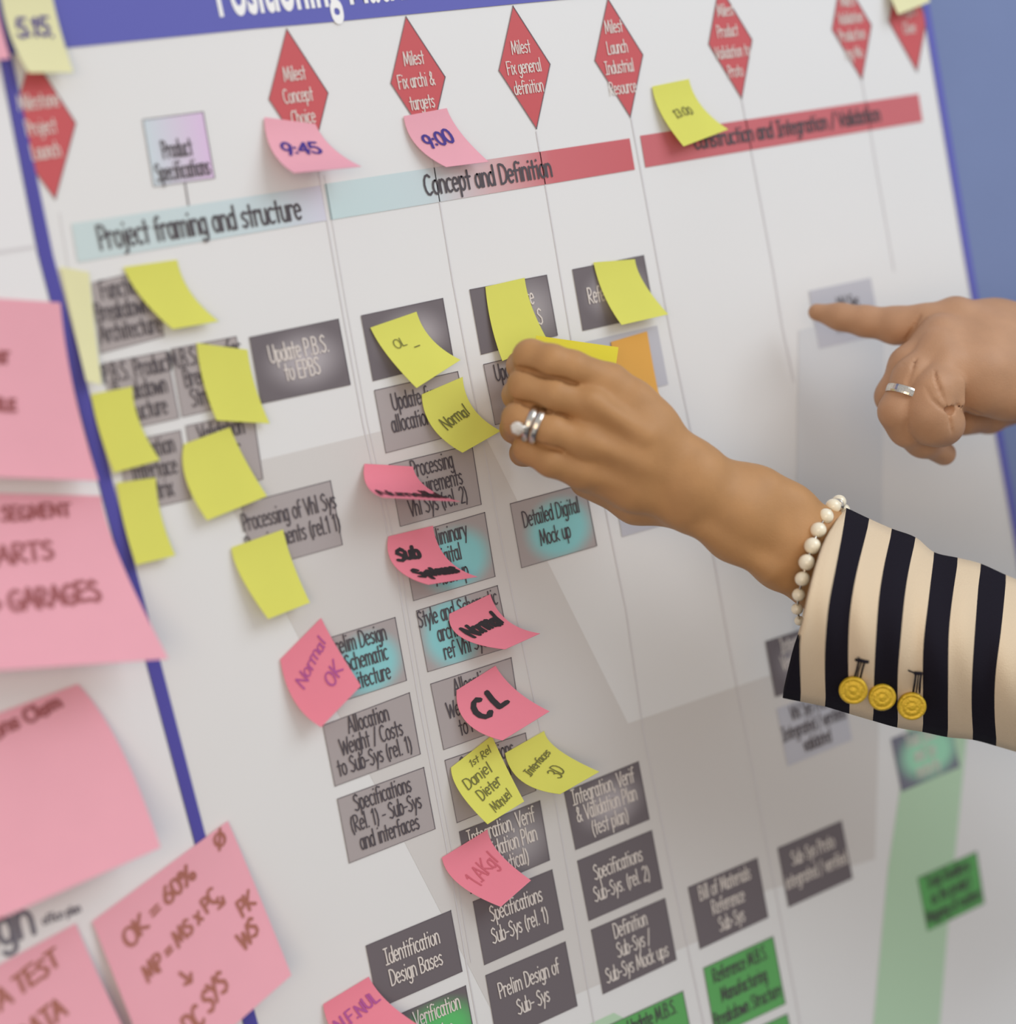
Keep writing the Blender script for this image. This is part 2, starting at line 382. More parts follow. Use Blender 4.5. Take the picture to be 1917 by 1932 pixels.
def quad_part(name, q, lay, m_, parent, uv=True, label=None, outline=0, thick=0):
    v = pl(q, lay); n = len(q)
    faces = [tuple(range(n))[::-1]]; fm = [0]; uvs = [(0, 1), (1, 1), (1, 0), (0, 0)] if n == 4 else [(0, 0)] * n
    mats = [m_]
    if outline:
        cx = np.mean(q, 0); k = len(v)
        for i in range(n):
            a = np.array(q[i]); b = np.array(q[(i + 1) % n]); t = (b - a) / np.linalg.norm(b - a); nn = np.array([-t[1], t[0]])
            if nn.dot(cx - a) < 0: nn = -nn
            w = outline * (1.0 if i in (0, 1) else .6)
            v += pl([a, b, b + nn * w, a + nn * w], lay + 1); uvs += [(0, 0)] * 4
            faces.append((k, k + 1, k + 2, k + 3)); k += 4; fm.append(1)
        mats.append(M_line)
    o = mk(name, v, faces, mats, POSTER, parent, uvs=uvs, fmat=fm)
    # face the room
    me = o.data
    if label: o['label'] = label
    return o
EM_BOX, SX_BOX = .0107, .0397 / (.0107 * text_width('to Sub-Sys (rel. 1)'))
def board_map(c, lay):
    """local frame on the poster: x to the right, y up, in metres, origin at the point under pixel c"""
    o = P(c[0], c[1], lay * LAYER)
    return lambda q: o + np.array([q[0], 0, q[1]])
def lettering(lines, parent, m_, em, sx, w, lay=6, label=None):
    """lines: (text, pixel of the middle of the line at half x-height)"""
    mb = MB()
    for s, c in lines:
        f3 = board_map(c, lay); wd = text_width(s) * sx * em
        for st in strokes(s, sx): ribbon(mb, [(x * em - wd / 2, (y - .26) * em) for x, y in st], w, f3)
    o = mk('lettering', mb.v, mb.f, m_, POSTER, parent)
    if label: o['label'] = label
    return o

# paper: left edge and right edge of the sheet, traced down the photograph, carried on past the frame
def quad_grid(name, left, right_, m_, lay, parent, thick=.0012):
    a = pl(left, lay); b = pl(right_, lay)
    n = len(a); v = a + b + [p + np.array([0, thick, 0]) for p in a + b]
    f = [(i, i + 1, n + i + 1, n + i) for i in range(n - 1)]
    f += [(2 * n + i, 3 * n + i, 3 * n + i + 1, 2 * n + i + 1) for i in range(n - 1)]
    f += [(i, 2 * n + i, 2 * n + i + 1, i + 1) for i in range(n - 1)] + [(n + i, n + i + 1, 3 * n + i + 1, 3 * n + i) for i in range(n - 1)]
    f += [(0, n, 3 * n, 2 * n), (n - 1, 3 * n - 1, 4 * n - 1, 2 * n - 1)]
    return mk(name, v, f, m_, POSTER, parent)
LE = [(-60, -150), (-27, 0), (0, 113), (72, 480), (187, 914), (276, 1249), (362, 1569), (460, 1932), (500, 2080)]
RI = [(-34, -150), (-2, 0), (24, 113), (100, 480), (214, 914), (303, 1249), (386, 1569), (487, 1932), (528, 2080)]
RE = [(1726, -150), (1752, 0), (1771, 113), (1832, 480), (1909, 914), (1967, 1249), (2022, 1569), (2086, 1932), (2112, 2080)]
LE, RI, RE, RX = run_on(LE), run_on(RI), run_on(RE), run_on([(x - 13, y) for x, y in RE])
quad_grid('paper_sheet', LE, RE, M_paper, 0, POSTER)
def strip(name, a, b, m_, lay, parent=POSTER, label=None):
    n = len(a); v = pl(a, lay) + pl(b, lay)
    o = mk(name, v, [(i, i + 1, n + i + 1, n + i) for i in range(n - 1)], m_, POSTER, parent)
    if label: o['label'] = label
    return o
strip('blue_border', LE, RI, M_bluel, 5, label='thick blue border stripe down the left edge')
strip('blue_border', RX, RE, M_blue, 5, label='thin blue border line down the right edge')
tb = quad_part('title_band', [LE[0], RE[0], (1752, -63), (1095, -4), (964, 8), (640, 40), (480, 54), (128, 90), (20, 102), (0, 113), (-27, 0)], 4, M_blue, POSTER)
# bold title, lower halves of the letters show below the frame's edge
def title():
    def flat(body):
        cu = bpy.data.curves.new('title_curve', 'FONT'); cu.body = body; cu.offset = .022; cu.size = 1.0
        ob = bpy.data.objects.new('title_tmp', cu); C.objects.link(ob)
        me = bpy.data.meshes.new_from_object(ob.evaluated_get(bpy.context.evaluated_depsgraph_get()))
        v = np.array([x.co[:] for x in me.vertices]); f = [tuple(p.vertices) for p in me.polygons]
        bpy.data.objects.remove(ob); bpy.data.curves.remove(cu); bpy.data.meshes.remove(me)
        return v, f
    w0 = flat('Positioning')[0][:, 0].max(); v, f = flat('Positioning Matrix')
    a = P(412, 29, 6 * LAYER); b = P(645, 7, 6 * LAYER)
    sx = (b[0] - a[0]) / w0; sz = .036
    w = [a + np.array([x * sx, 0, y * sz + (b[2] - a[2]) * x / w0]) for x, y, z in v]
    mk('title_lettering', w, f, M_titlew, POSTER, tb)['label'] = 'bold white title lettering'
title()

# grey chevron bands and the green band printed behind the boxes
quad_part('grey_band', [(402, 890), (890, 772), (1185, 1365), (1450, 1275), (1497, 1262), (1503, 900), (1507, 623), (1668, 585), (1664, 982), (1658, 1380), (1651, 1621), (1447, 1680), (1317, 1776), (1088, 1876), (945, 1940)], 1, M_band, POSTER)
quad_part('pale_band', [(1507, 623), (1668, 585), (1666, 825), (1662, 1100), (1658, 1262), (1497, 1300), (1503, 900)], 2, M_bandl, POSTER)
quad_part('green_band', [(1712, 1360), (1830, 1330), (1811, 1523), (1788, 1751), (1774, 1923), (1766, 2040), (1637, 2060), (1648, 1932), (1676, 1637), (1698, 1494)], 2, M_gband, POSTER)
quad_part('green_band', [(1100, 1938), (1158, 1911), (1180, 1922), (1160, 1990), (1110, 2000)], 2, M_gband, POSTER)
# thin column lines
def hairline(pts, w=2.0, m_=M_hair, lay=3):
    mb = MB(); v = []
    a = [(x - w / 2, y) for x, y in pts]; b = [(x + w / 2, y) for x, y in pts]
    return strip('column_line', a, b, m_, lay)
hairline([(598, 300), (603, 334), (643, 567), (685, 799), (749, 1083), (792, 1333), (846, 1617), (880, 1816), (903, 1940)])
hairline([(612, 330), (652, 567), (694, 799), (758, 1083), (801, 1333), (855, 1617), (889, 1816)], 1.4)
hairline([(812, 272), (830, 382), (855, 533), (951, 1047), (1051, 1528), (1110, 1869), (1123, 1940)])
hairline([(1012, 247), (1078, 640), (1182, 1154), (1214, 1380), (1270, 1656), (1330, 1940)])
hairline([(1191, 222), (1266, 631), (1301, 799), (1342, 1023), (1376, 1217), (1408, 1386), (1506, 1908), (1512, 1940)])
hairline([(1400, 187), (1458, 500), (1477, 618), (1499, 720)], 2.0)
hairline([(1627, 151), (1655, 320), (1688, 511)], 1.6)
hairline([(112, 400), (128, 500), (160, 640)], 1.4)
hairline([(349, 343), (352, 362), (356, 388)], 2.4, M_line)

# milestone diamonds
EM_D, SX_D = .0086, .52
def diamond(q, lines, lab):
    d = quad_part('milestone_diamond', q, 3, M_red, POSTER, outline=1.6, label=lab)
    lettering(lines, d, M_white, EM_D, SX_D, .00055)
diamond([(59, 100), (144, 232), (105, 377), (57, 312), (30, 215), (34, 188)], [('Milestone', (73, 194)), ('Project', (78, 243)), ('Launch', (87, 288))], 'red diamond reading Milestone Project Launch')
diamond([(541, 53), (620, 175), (587, 309), (507, 187)], [('Milest', (556, 142)), ('Concept', (563, 183)), ('Choice', (573, 224))], 'red diamond reading Milest Concept Choice')
diamond([(766, 30), (841, 145), (812, 272), (737, 157)], [('Milest', (781, 113)), ('Fix archi &', (786, 155)), ('targets', (797, 196))], 'red diamond reading Milest Fix archi and targets')
diamond([(968, 10), (1039, 121), (1013, 244), (941, 133)], [('Milest', (983, 92)), ('Fix general', (989, 129)), ('definition', (998, 167))], 'red diamond reading Milest Fix general definition')
diamond([(1147, -4), (1214, 103), (1190, 222), (1122, 114)], [('Milest', (1158, 53)), ('Launch', (1165, 92)), ('Industrial', (1169, 129)), ('Resource', (1176, 168))], 'red diamond reading Milest Launch Industrial Resource')
diamond([(1357, -29), (1420, 75), (1400, 187), (1337, 83)], [('Milest', (1369, 22)), ('Product', (1373, 61)), ('Validation to', (1383, 100)), ('Proto', (1388, 137))], 'red diamond reading Milest Product Validation to Proto')
diamond([(1588, -49), (1645, 47), (1627, 151), (1570, 55)], [('Milest', (1600, 4)), ('Validation', (1605, 36)), ('Production', (1608, 68)), ('ing Mo', (1612, 102))], 'red diamond second from the right edge')
diamond([(1696, -62), (1750, 34), (1731, 136), (1677, 40)], [('Project', (1713, 22)), ('Close', (1716, 55))], 'red diamond at the right edge')

# product box and phase bars
pb = quad_part('task_box', [(269, 225), (384, 210), (406, 336), (290, 352)], 3, M_spec, POSTER, outline=1.8, label='lilac box reading Product Specifications')
lettering([('Product', (335, 284)), ('Specifications', (346, 324))], pb, M_black, .0103, .43, .0007)
def bar(q, m_, s, c, span, em, lab):
    b = quad_part('phase_bar', q, 3, m_, POSTER, label=lab)
    a = P(*span[0]); e = P(*span[1]); sx = (e[0] - a[0]) / (em * text_width(s))
    mb = MB(); o = (a + e) / 2; wd = e[0] - a[0]; sl = (e[2] - a[2]) / wd
    f3 = lambda q: o + np.array([q[0], -6 * LAYER, q[1] + sl * q[0]])
    for st in strokes(s, sx): ribbon(mb, [(x * em - wd / 2, (y - .26) * em) for x, y in st], .0011, f3)
    mk('lettering', mb.v, mb.f, M_black, POSTER, b)
bar([(135, 422), (604, 350), (616, 416), (147, 495)], M_bar1, 'Project framing and structure', None, ((185, 456), (568, 398)), .0138, 'pale blue bar reading Project framing and structure')
bar([(612, 347), (1188, 261), (1198, 320), (624, 415)], M_bar2, 'Concept and Definition', None, ((800, 356), (1040, 320)), .0128, 'blue to red bar reading Concept and Definition')
bar([(1208, 256), (1733, 177), (1741, 229), (1218, 316)], M_redl, 'Construction and Integration / Validation', None, ((1308, 272), (1660, 218)), .0112, 'red bar reading Construction and Integration')

# the boxes: corners TL TR BR BL, ink, text colour, lines
def tbox(q, m_, tc, lines, dx=0, dy=0, step=None):
    names = {M_dark: 'dark grey', M_glowd: 'dark grey', M_glowr: 'dark grey', M_grey: 'grey', M_greyl: 'pale grey', M_green: 'green', M_teal: 'grey and teal', M_teall: 'grey and teal', M_greeng: 'dark grey and green', M_greenp: 'grey and mint'}
    words = ' '.join(lines).replace(' / ', ' ').replace('(', '').replace(')', '').replace('&', 'and')
    b = quad_part('task_box', q, 3, m_, POSTER, outline=0 if m_ in (M_greyl, M_greenp) else 1.5, label=(names[m_] + ' box' + (' reading ' + words if words else '')))
    if not lines: return b
    c = np.mean(np.array(q, float), 0) + (dx, dy)
    n = len(lines); q = np.array(q, float)
    dv = ((q[3] + q[2]) - (q[0] + q[1])) / 2
    step = step or (.30 if n >= 3 else .34)
    lettering([(s, tuple(c + dv * step * (i - (n - 1) / 2))) for i, s in enumerate(lines)], b, tc, EM_BOX, SX_BOX, .0007)
    return b
def br(tl, tr, bl): return (tr[0] + bl[0] - tl[0], tr[1] + bl[1] - tl[1])
B, Wh = M_black, M_white
tbox([(174, 533), (294, 503), (310, 635), (190, 667)], M_grey, B, ['Functional', 'Breakdown &', 'Architecture'])
tbox([(194, 685), (315, 661), (339, 789), (217, 816)], M_grey, B, ['P.B.S. Product', 'Breakdown', 'Structure'])
tbox([(322, 658), (446, 634), (470, 758), (344, 787)], M_grey, B, ['M.B.S. Manufac', 'Breakdown', 'Structure'])
tbox([(222, 836), (341, 811), (361, 942), (243, 969)], M_grey, B, ['Validation', 'Interface', 'Matrix'])
tbox([(350, 803), (478, 775), (497, 904), (373, 935)], M_grey, B, ['Validation', 'Master', 'Plans'])
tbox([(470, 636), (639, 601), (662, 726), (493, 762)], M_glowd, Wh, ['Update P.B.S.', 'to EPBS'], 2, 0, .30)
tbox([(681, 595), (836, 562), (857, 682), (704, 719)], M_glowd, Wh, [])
tbox([(706, 736), (864, 700), (890, 813), (728, 855)], M_grey, B, ['Update func.', 'allocation to S.'], -4, -4)
tbox([(733, 876), (891, 838), (909, 952), (755, 994)], M_grey, B, ['Processing', 'Requirements', 'Vhl Sys (rel. 2)'])
tbox([(757, 1012), (915, 966), (935, 1088), (780, 1134)], M_teal, B, ['Preliminary', 'Digital', 'Mock up'])
tbox([(785, 1152), (939, 1104), (963, 1221), (807, 1268)], M_teall, B, ['Style and Schematic', 'architecture', 'ref Vhl Sys'], -2, 0)
tbox([(812, 1290), (965, 1240), (984, 1363), (837, 1415)], M_grey, B, ['Allocation', 'Weight / Costs', 'to Rel. Sys'])
tbox([(839, 1434), (992, 1382), (1012, 1492), (862, 1553)], M_grey, B, ['Specifications', '(rel. 2) Vhl', 'interfaces'])
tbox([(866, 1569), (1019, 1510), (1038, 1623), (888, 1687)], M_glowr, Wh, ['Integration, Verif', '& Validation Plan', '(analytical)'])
tbox([(892, 1701), (1042, 1640), (1064, 1754), (914, 1821)], M_dark, Wh, ['Specifications', 'Sub-Sys (rel. 1)'])
tbox([(916, 1840), (1067, 1776), (1090, 1898), (938, 1968)], M_dark, Wh, ['Prelim Design of', 'Sub- Sys'])
tbox([(598, 1210), (746, 1164), (768, 1284), (620, 1332)], M_teal, B, ['Prelim Design', '& Schematic', 'architecture'])
tbox([(609, 1368), (773, 1306), (794, 1423), (632, 1484)], M_grey, B, ['Allocation', 'Weight / Costs', 'to Sub-Sys (rel. 1)'])
tbox([(636, 1507), (800, 1447), (822, 1564), (659, 1629)], M_grey, B, ['Specifications', '(Rel. 1) - Sub-Sys', 'and interfaces'])
tbox([(690, 1784), (851, 1717), (873, 1833), (714, 1903)], M_dark, Wh, ['Identification', 'Design Bases'])
tbox([(718, 1928), (879, 1859), (900, 1976), (740, 2045)], M_greeng, Wh, ['Verification', 'Design'], 20, -22)
tbox([(455, 950), (624, 906), (647, 1028), (478, 1076)], M_grey, B, ['Processing of Vhl Sys', 'Requirements (rel.1 1)'])
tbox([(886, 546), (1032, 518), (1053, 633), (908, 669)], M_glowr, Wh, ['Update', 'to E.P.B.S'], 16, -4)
tbox([(912, 687), (1056, 652), (1078, 766), (934, 802)], M_grey, B, ['Update funct.', 'allocation'], -8, -10)
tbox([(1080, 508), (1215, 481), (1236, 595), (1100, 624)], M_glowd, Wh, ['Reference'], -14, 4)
tbox([(1104, 645), (1240, 614), (1261, 725), (1122, 762)], M_greyl, B, ['Update to', 'Sub-Sys'], 12, 6)
tbox([(962, 950), (1104, 911), (1127, 1030), (984, 1072)], M_teal, B, ['Detailed Digital', 'Mock up'])
tbox([(1155, 905), (1285, 864), (1305, 975), (1174, 1013)], M_greyl, B, [])
tbox([(1526, 549), (1643, 524), (1662, 632), (1546, 658)], M_greyl, B, ['Vhl Sys', 'Reference'], 10, 2)
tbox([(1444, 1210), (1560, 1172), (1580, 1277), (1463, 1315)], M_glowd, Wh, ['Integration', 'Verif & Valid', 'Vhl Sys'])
tbox([(1465, 1337), (1588, 1291), (1608, 1396), (1486, 1446)], M_greyl, B, ['Vhl Sys Proto', 'Integrated / verified', 'validated'])
tbox([(1681, 1394), (1791, 1350), (1811, 1447), (1701, 1494)], M_greenp, Wh, ['Trials Bases', 'and Sys', 'maturity'])
tbox([(1467, 1600), (1588, 1548), (1609, 1657), (1488, 1712)], M_dark, Wh, ['Sub-Sys Proto', 'integrated / verified'], 0, -4)
tbox([(1298, 1674), (1429, 1618), (1450, 1731), (1321, 1791)], M_dark, Wh, ['Bill of Materials', 'Reference', 'Sub-Sys'])
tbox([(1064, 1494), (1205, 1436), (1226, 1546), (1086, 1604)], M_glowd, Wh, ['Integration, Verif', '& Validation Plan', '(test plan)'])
tbox([(1089, 1624), (1230, 1566), (1251, 1677), (1111, 1738)], M_dark, Wh, ['Specifications', 'Sub-Sys. (rel. 2)'])
tbox([(1115, 1754), (1255, 1694), (1277, 1811), (1138, 1876)], M_dark, Wh, ['Definition', 'Sub-Sys /', 'Sub-Sys Mock ups'])
tbox([(1327, 1826), (1459, 1766), (1483, 1894), (1350, 1956)], M_green, B, ['Reference M.B.S.', 'Manufacturing', 'Breakdown Structure'])
tbox([(1356, 1972), (1486, 1912), (1508, 2022), (1378, 2085)], M_green, B, [])
tbox([(1148, 1934), (1289, 1869), (1312, 1985), (1170, 2050)], M_green, B, ['Update M.B.S.', 'Structure'], 6, -18)
tbox([(1731, 1656), (1843, 1606), (1858, 1704), (1750, 1757)], M_green, B, ['Trials Readiness', 'as the product', 'Mapping of routines'])

# ------------------------------------------------------------------ the second poster at the left
SIDE = empty('side_poster', P(-60, 900), 'white side poster at the left carrying the big pink notes', 'poster')
def side_pts():
    a = [(-760, -150), (-730, 113), (-690, 480), (-640, 914), (-600, 1249), (-560, 1569), (-520, 1932), (-500, 2080)]
    b = [(-62, -150), (-2, 113), (70, 480), (185, 914), (274, 1249), (360, 1569), (458, 1932), (498, 2080)]
    return run_on(a), run_on(b)
def on_side(name, v, f, m_): 
    return mk(name, v, f, m_, SIDE, SIDE)
a_, b_ = side_pts()
def slab(a, b, lay, thick):
    A_ = pl(a, lay); B_ = pl(b, lay); n = len(a)
    v = A_ + B_ + [p + np.array([0, thick, 0]) for p in A_ + B_]
    f = [(i, i + 1, n + i + 1, n + i) for i in range(n - 1)] + [(2 * n + i, 3 * n + i, 3 * n + i + 1, 2 * n + i + 1) for i in range(n - 1)]
    f += [(n + i, n + i + 1, 3 * n + i + 1, 3 * n + i) for i in range(n - 1)] + [(i, 2 * n + i, 2 * n + i + 1, i + 1) for i in range(n - 1)]
    f += [(0, n, 3 * n, 2 * n), (n - 1, 3 * n - 1, 4 * n - 1, 2 * n - 1)]
    return v, f
on_side('paper_sheet', *slab(a_, b_, 4, .0012), M_paper2)
on_side('rule_line', pl([(-300, 516), (68, 462), (69, 468), (-300, 523)], 6), [(0, 3, 2, 1)], M_hair)
mb = MB(); f3 = board_map((65, 1736), 7); wd = text_width('Design') * .021 * .8
for st in strokes('Design', .8): ribbon(mb, [(x * .021 - wd, (y - .26) * .021) for x, y in st], .0022, f3)
on_side('lettering', mb.v, mb.f, M_side)
mb = MB(); f3 = board_map((80, 1740), 7)
for st in strokes('office plan', .7): ribbon(mb, [(x * .0055, (y - .26) * .0055) for x, y in st], .0006, f3)
on_side('small_lettering', mb.v, mb.f, M_side)

# ------------------------------------------------------------------ sticky notes
LASTS = {}
def bez(t, a, m_, b):                    # passes through m_ half way
    return a * (2 * (t - .5) * (t - 1)) + m_ * (-4 * t * (t - 1)) + b * (2 * t * (t - .5))
def note(TL, TR, BR_, BL, ML, MR, m_, label, group, base=.0011, ratio=1.32, h=None, hm=.30, writing=None, pen=None, em=None, pw=.0009, seed=1, sag=0.0, name='sticky_note', htop=None, tilt=0.0):
    T0 = htop if htop is not None else base
    w0 = np.linalg.norm(P(*TR, T0) - P(*TL, T0)); want = w0 * ratio
    def rails(hb):
        l = (P(*TL, T0), P(*ML, T0 + (hb - T0) * hm), P(*BL, hb - tilt)); r = (P(*TR, T0), P(*MR, T0 + (hb - T0) * hm), P(*BR_, hb + tilt)); return l, r
    def ln(r): 
        p = [bez(t, *r) for t in np.linspace(0, 1, 13)]; return sum(np.linalg.norm(p[i + 1] - p[i]) for i in range(12))
    if h is None:
        best = min(((abs((ln(rails(x)[0]) + ln(rails(x)[1])) / 2 - want), x) for x in np.linspace(base + .003, .030, 40)))
        h = best[1]
    l, r = rails(h)
    NS, NT = 8, 18
    def Sf(s, t): return bez(t, *l) * (1 - s) + bez(t, *r) * s + np.array([0, -1, 0]) * sag * math.sin(math.pi * s) * t
    v = [Sf(i / NS, j / NT) for j in range(NT + 1) for i in range(NS + 1)]
    f = [(j * (NS + 1) + i, (j + 1) * (NS + 1) + i, (j + 1) * (NS + 1) + i + 1, j * (NS + 1) + i + 1) for j in range(NT) for i in range(NS)]
    o = mk(name, v, f, m_, origin=Sf(.5, 0), smooth=True)
    so = o.modifiers.new('paper', 'SOLIDIFY'); so.thickness = .00018; so.offset = -1
    es = o.modifiers.new('crisp_edges', 'EDGE_SPLIT'); es.split_angle = math.radians(50)
    tag(o, label, 'sticky note', group)
    if writing:
        rnd = random.Random(seed); mb = MB()
        lh = (ln(l) + ln(r)) / 2
        def f3(q):
            s, t = q[0] / w0, q[1] / lh
            e = 1e-3; p = Sf(s, t); n = np.cross(Sf(s + e, t) - p, Sf(s, t + e) - p); n /= np.linalg.norm(n)
            if n.dot(CAM - p) < 0: n = -n
            return p + n * .00035
        for (s, cx, cy, em_, sx, rotd, pmat, pw_) in writing:
            wd = text_width(s) * sx * em_ * w0; ca, sa = math.cos(math.radians(rotd)), math.sin(math.radians(rotd))
            for st in strokes(s, sx, .05, rnd, .12):
                fine = []
                for i in range(len(st) - 1):
                    for k in range(2): fine.append((st[i][0] + (st[i + 1][0] - st[i][0]) * k / 2, st[i][1] + (st[i + 1][1] - st[i][1]) * k / 2))
                fine.append(st[-1])
                q = []
                for x, y in fine:
                    X = x * em_ * w0 - wd / 2; Y = (y - .3) * em_ * w0
                    q.append((cx * w0 + X * ca - Y * sa, cy * lh - (X * sa + Y * ca)))
                ribbon(mb, q, pw_, f3)
        ch = mk('handwriting', mb.v, mb.f, writing[0][6], o, o)
    return o
GY, GP, GB = 'small yellow sticky notes on the planning poster', 'small pink sticky notes on the planning poster', 'large pink sticky notes on the side poster'
Y_ = M_yel
note((233, 504), (334, 490), (413, 606), (326, 621), (268, 563), (360, 552), Y_, 'blank yellow note over the functional breakdown box under the pale blue bar', GY)
note((371, 647), (467, 660), (509, 799), (409, 793), (384, 722), (481, 727), Y_, 'blank yellow note touching the left side of the Update P.B.S. box', GY)
note((172, 744), (250, 729), (302, 868), (215, 892), (187, 812), (263, 795), Y_, 'blank yellow note beside the blue border covering the product breakdown box', GY)
note((347, 838), (434, 806), (504, 936), (391, 982), (351, 905), (463, 868), Y_, 'blank yellow note directly below another yellow one, above the Processing of Vhl Sys box', GY)
note((220, 911), (294, 901), (331, 1048), (257, 1066), (234, 988), (304, 972), Y_, 'lowest blank yellow note beside the blue border, over the interface matrix box', GY)
note((437, 1033), (534, 999), (585, 1137), (506, 1168), (455, 1088), (553, 1063), Y_, 'blank yellow note over the lower left of the Processing of Vhl Sys box', GY)
note((699, 618), (786, 588), (869, 679), (786, 732), (731, 670), (815, 640), Y_, 'yellow note with faint pencil letters OL on a dark box', GY,
     writing=[('OL', .36, .40, .25, .9, 0, M_pend, .0005), ('-', .62, .52, .4, 1, 0, M_pen, .0006)])
note((796, 744), (873, 711), (945, 813), (873, 854), (816, 806), (893, 770), Y_, 'yellow note reading Normal in grey pencil beside the ringed hand', GY,
     writing=[('Normal', .52, .52, .36, .62, 8, M_pend, .0007)])
note((916, 541), (990, 524), (1035, 645), (948, 681), (927, 612), (1004, 580), Y_, 'blank yellow note just above the pinching fingers', GY, ratio=1.5)
note((1120, 495), (1198, 489), (1261, 593), (1173, 613), (1140, 557), (1216, 535), Y_, 'blank yellow note over the Reference box at the top of the fourth column', GY)
note((1231, 163), (1300, 149), (1374, 244), (1290, 276), (1248, 215), (1324, 200), Y_, 'yellow note with faint pencilled time at the left end of the red construction bar', GY,
     writing=[('13:00', .48, .55, .26, .8, 4, M_pend, .0006)])
note((851, 1448), (928, 1388), (989, 1512), (920, 1555), (868, 1495), (956, 1448), Y_, 'yellow note with four lines of pencil starting 1st Rel', GY,
     writing=[('1st Rel', .62, .17, .22, .8, 6, M_pend, .0005), ('Daniel', .42, .42, .30, .8, 10, M_pend, .0006), ('Dieter', .5, .64, .27, .8, 10, M_pend, .0006), ('Manuel', .56, .86, .22, .8, 10, M_pend, .0005)])
note((953, 1421), (1027, 1379), (1131, 1456), (1057, 1498), (985, 1474), (1055, 1415), Y_, 'yellow note reading Interfaces 3D right of the four line pencil note', GY,
     writing=[('Interfaces', .5, .44, .25, .62, 8, M_pend, .0006), ('3D', .55, .72, .34, .7, 5, M_pen, .0006)])
note((113, 503), (168, 514), (192, 726), (163, 719), (138, 612), (179, 620), M_cream, 'tall pale cream note flat against the blue border', 'cream notes on the planning poster', h=.006)
note((1, -12), (97, -14), (139, 137), (54, 137), (20, 68), (115, 60), M_cream, 'cream note with a blue 5.15. at the top left corner of the poster', 'cream notes on the planning poster', h=.009, base=.0016,
     writing=[('5.15.', .5, .44, .50, .80, -4, M_penb, .0014)])
note((1666, -66), (1730, -80), (1755, 3), (1695, 27), (1676, -20), (1742, -38), M_cream, 'cream note corner over the last red diamond at the top right', 'cream notes on the planning poster', h=.008)
note((1153, 645), (1221, 625), (1246, 757), (1180, 790), (1165, 715), (1233, 693), M_orange, 'orange note behind the pinching hand', None, h=.005)
note((499, 221), (595, 234), (682, 314), (555, 326), (513, 283), (628, 279), M_pinkl, 'pink note with the time 9:45 in blue under the Concept Choice diamond', GP,
     writing=[('9:45', .45, .52, .40, .85, -2, M_penb, .0013)])
note((762, 219), (843, 204), (922, 305), (842, 315), (785, 273), (870, 251), M_pinkl, 'pink note with the time 9:00 in blue under the archi and targets diamond', GP,
     writing=[('9:00', .46, .52, .42, .78, 0, M_penb, .0013)])
note((688, 875), (779, 880), (868, 946), (722, 938), (692, 915), (806, 920), M_pink, 'pink note curled up steeply over the Processing box, scribbles along its lower edge', GP, h=.024,
     writing=[('Numeral', .5, .80, .34, .8, 0, M_pen, .0010), ('lll', .78, .78, .4, .5, 0, M_pen, .0008)])
note((733, 1012), (817, 992), (901, 1088), (808, 1103), (745, 1068), (843, 1053), M_pink, 'pink note reading Sub Systems in thick black marker', GP,
     writing=[('Sub', .34, .34, .36, .85, 0, M_pen, .0019), ('Systems', .54, .74, .34, .66, 0, M_pen, .0019)])
note((848, 1158), (925, 1121), (1019, 1195), (953, 1225), (870, 1202), (958, 1171), M_pink, 'pink note with Normal in thick black marker over the Style and Schematic box', GP,
     writing=[('Normal', .50, .45, .46, .56, 8, M_pen, .0018)])
note((862, 1302), (935, 1256), (1037, 1342), (948, 1397), (880, 1362), (975, 1303), M_pink, 'pink note with big black letters CL', GP,
     writing=[('C L', .46, .46, .60, .66, 4, M_pen, .0025)])
note((529, 1244), (606, 1166), (681, 1294), (606, 1372), (555, 1322), (635, 1220), M_pink, 'pink note with faint violet writing left of the Prelim Design box', GP,
     writing=[('Normal', .52, .36, .32, .75, 18, M_penp, .0007), ('OK', .72, .70, .32, .8, 14, M_penp, .0008)])
note((834, 1618), (920, 1565), (1002, 1661), (945, 1711), (866, 1668), (942, 1609), M_pink, 'pink note with faint pencil over the analytical Validation Plan box', GP,
     writing=[('1.AKgl', .52, .55, .40, .7, 10, M_pens, .0007)])
note((610, 1895), (696, 1843), (812, 1947), (706, 2015), (638, 1962), (737, 1895), M_pink, 'pink note with violet letters at the bottom edge under Identification Design Bases', GP,
     writing=[('N.F.NUL', .5, .34, .36, .7, 6, M_penp, .0010)])
# large pink ones
PL = M_pinkl
note((-112, 556), (114, 571), (186, 907), (-90, 897), (-104, 730), (139, 735), PL, 'large pink note uppermost beside the blue border on the side poster', GB, h=.012, base=.0018,
     writing=[('ELEMENT', .30, .34, .13, .8, 2, M_penr, .0016), ('PROFILE', .32, .60, .13, .8, 2, M_penr, .0016)])
note((-120, 928), (190, 936), (318, 1243), (-110, 1272), (-116, 1090), (226, 1053), PL, 'large pink note reading Segment Parts Garages on the side poster', GB, h=.030, base=.0018, hm=.2, seed=4,
     writing=[('VHS SEGMENT', .48, .15, .16, .62, 3, M_penr, .0016), ('PARTS', .44, .42, .18, .8, 3, M_penr, .0016), ('> GARAGES', .52, .68, .16, .72, 3, M_penr, .0016)])
note((-150, 1400), (147, 1291), (303, 1599), (-20, 1742), (-100, 1570), (226, 1408), PL, 'large pink note with one line of writing at its top, below the Segment note', GB, h=.028, base=.0018, hm=.25,
     writing=[('Actions Clem', .52, .10, .15, .80, 4, M_penr, .0018)])
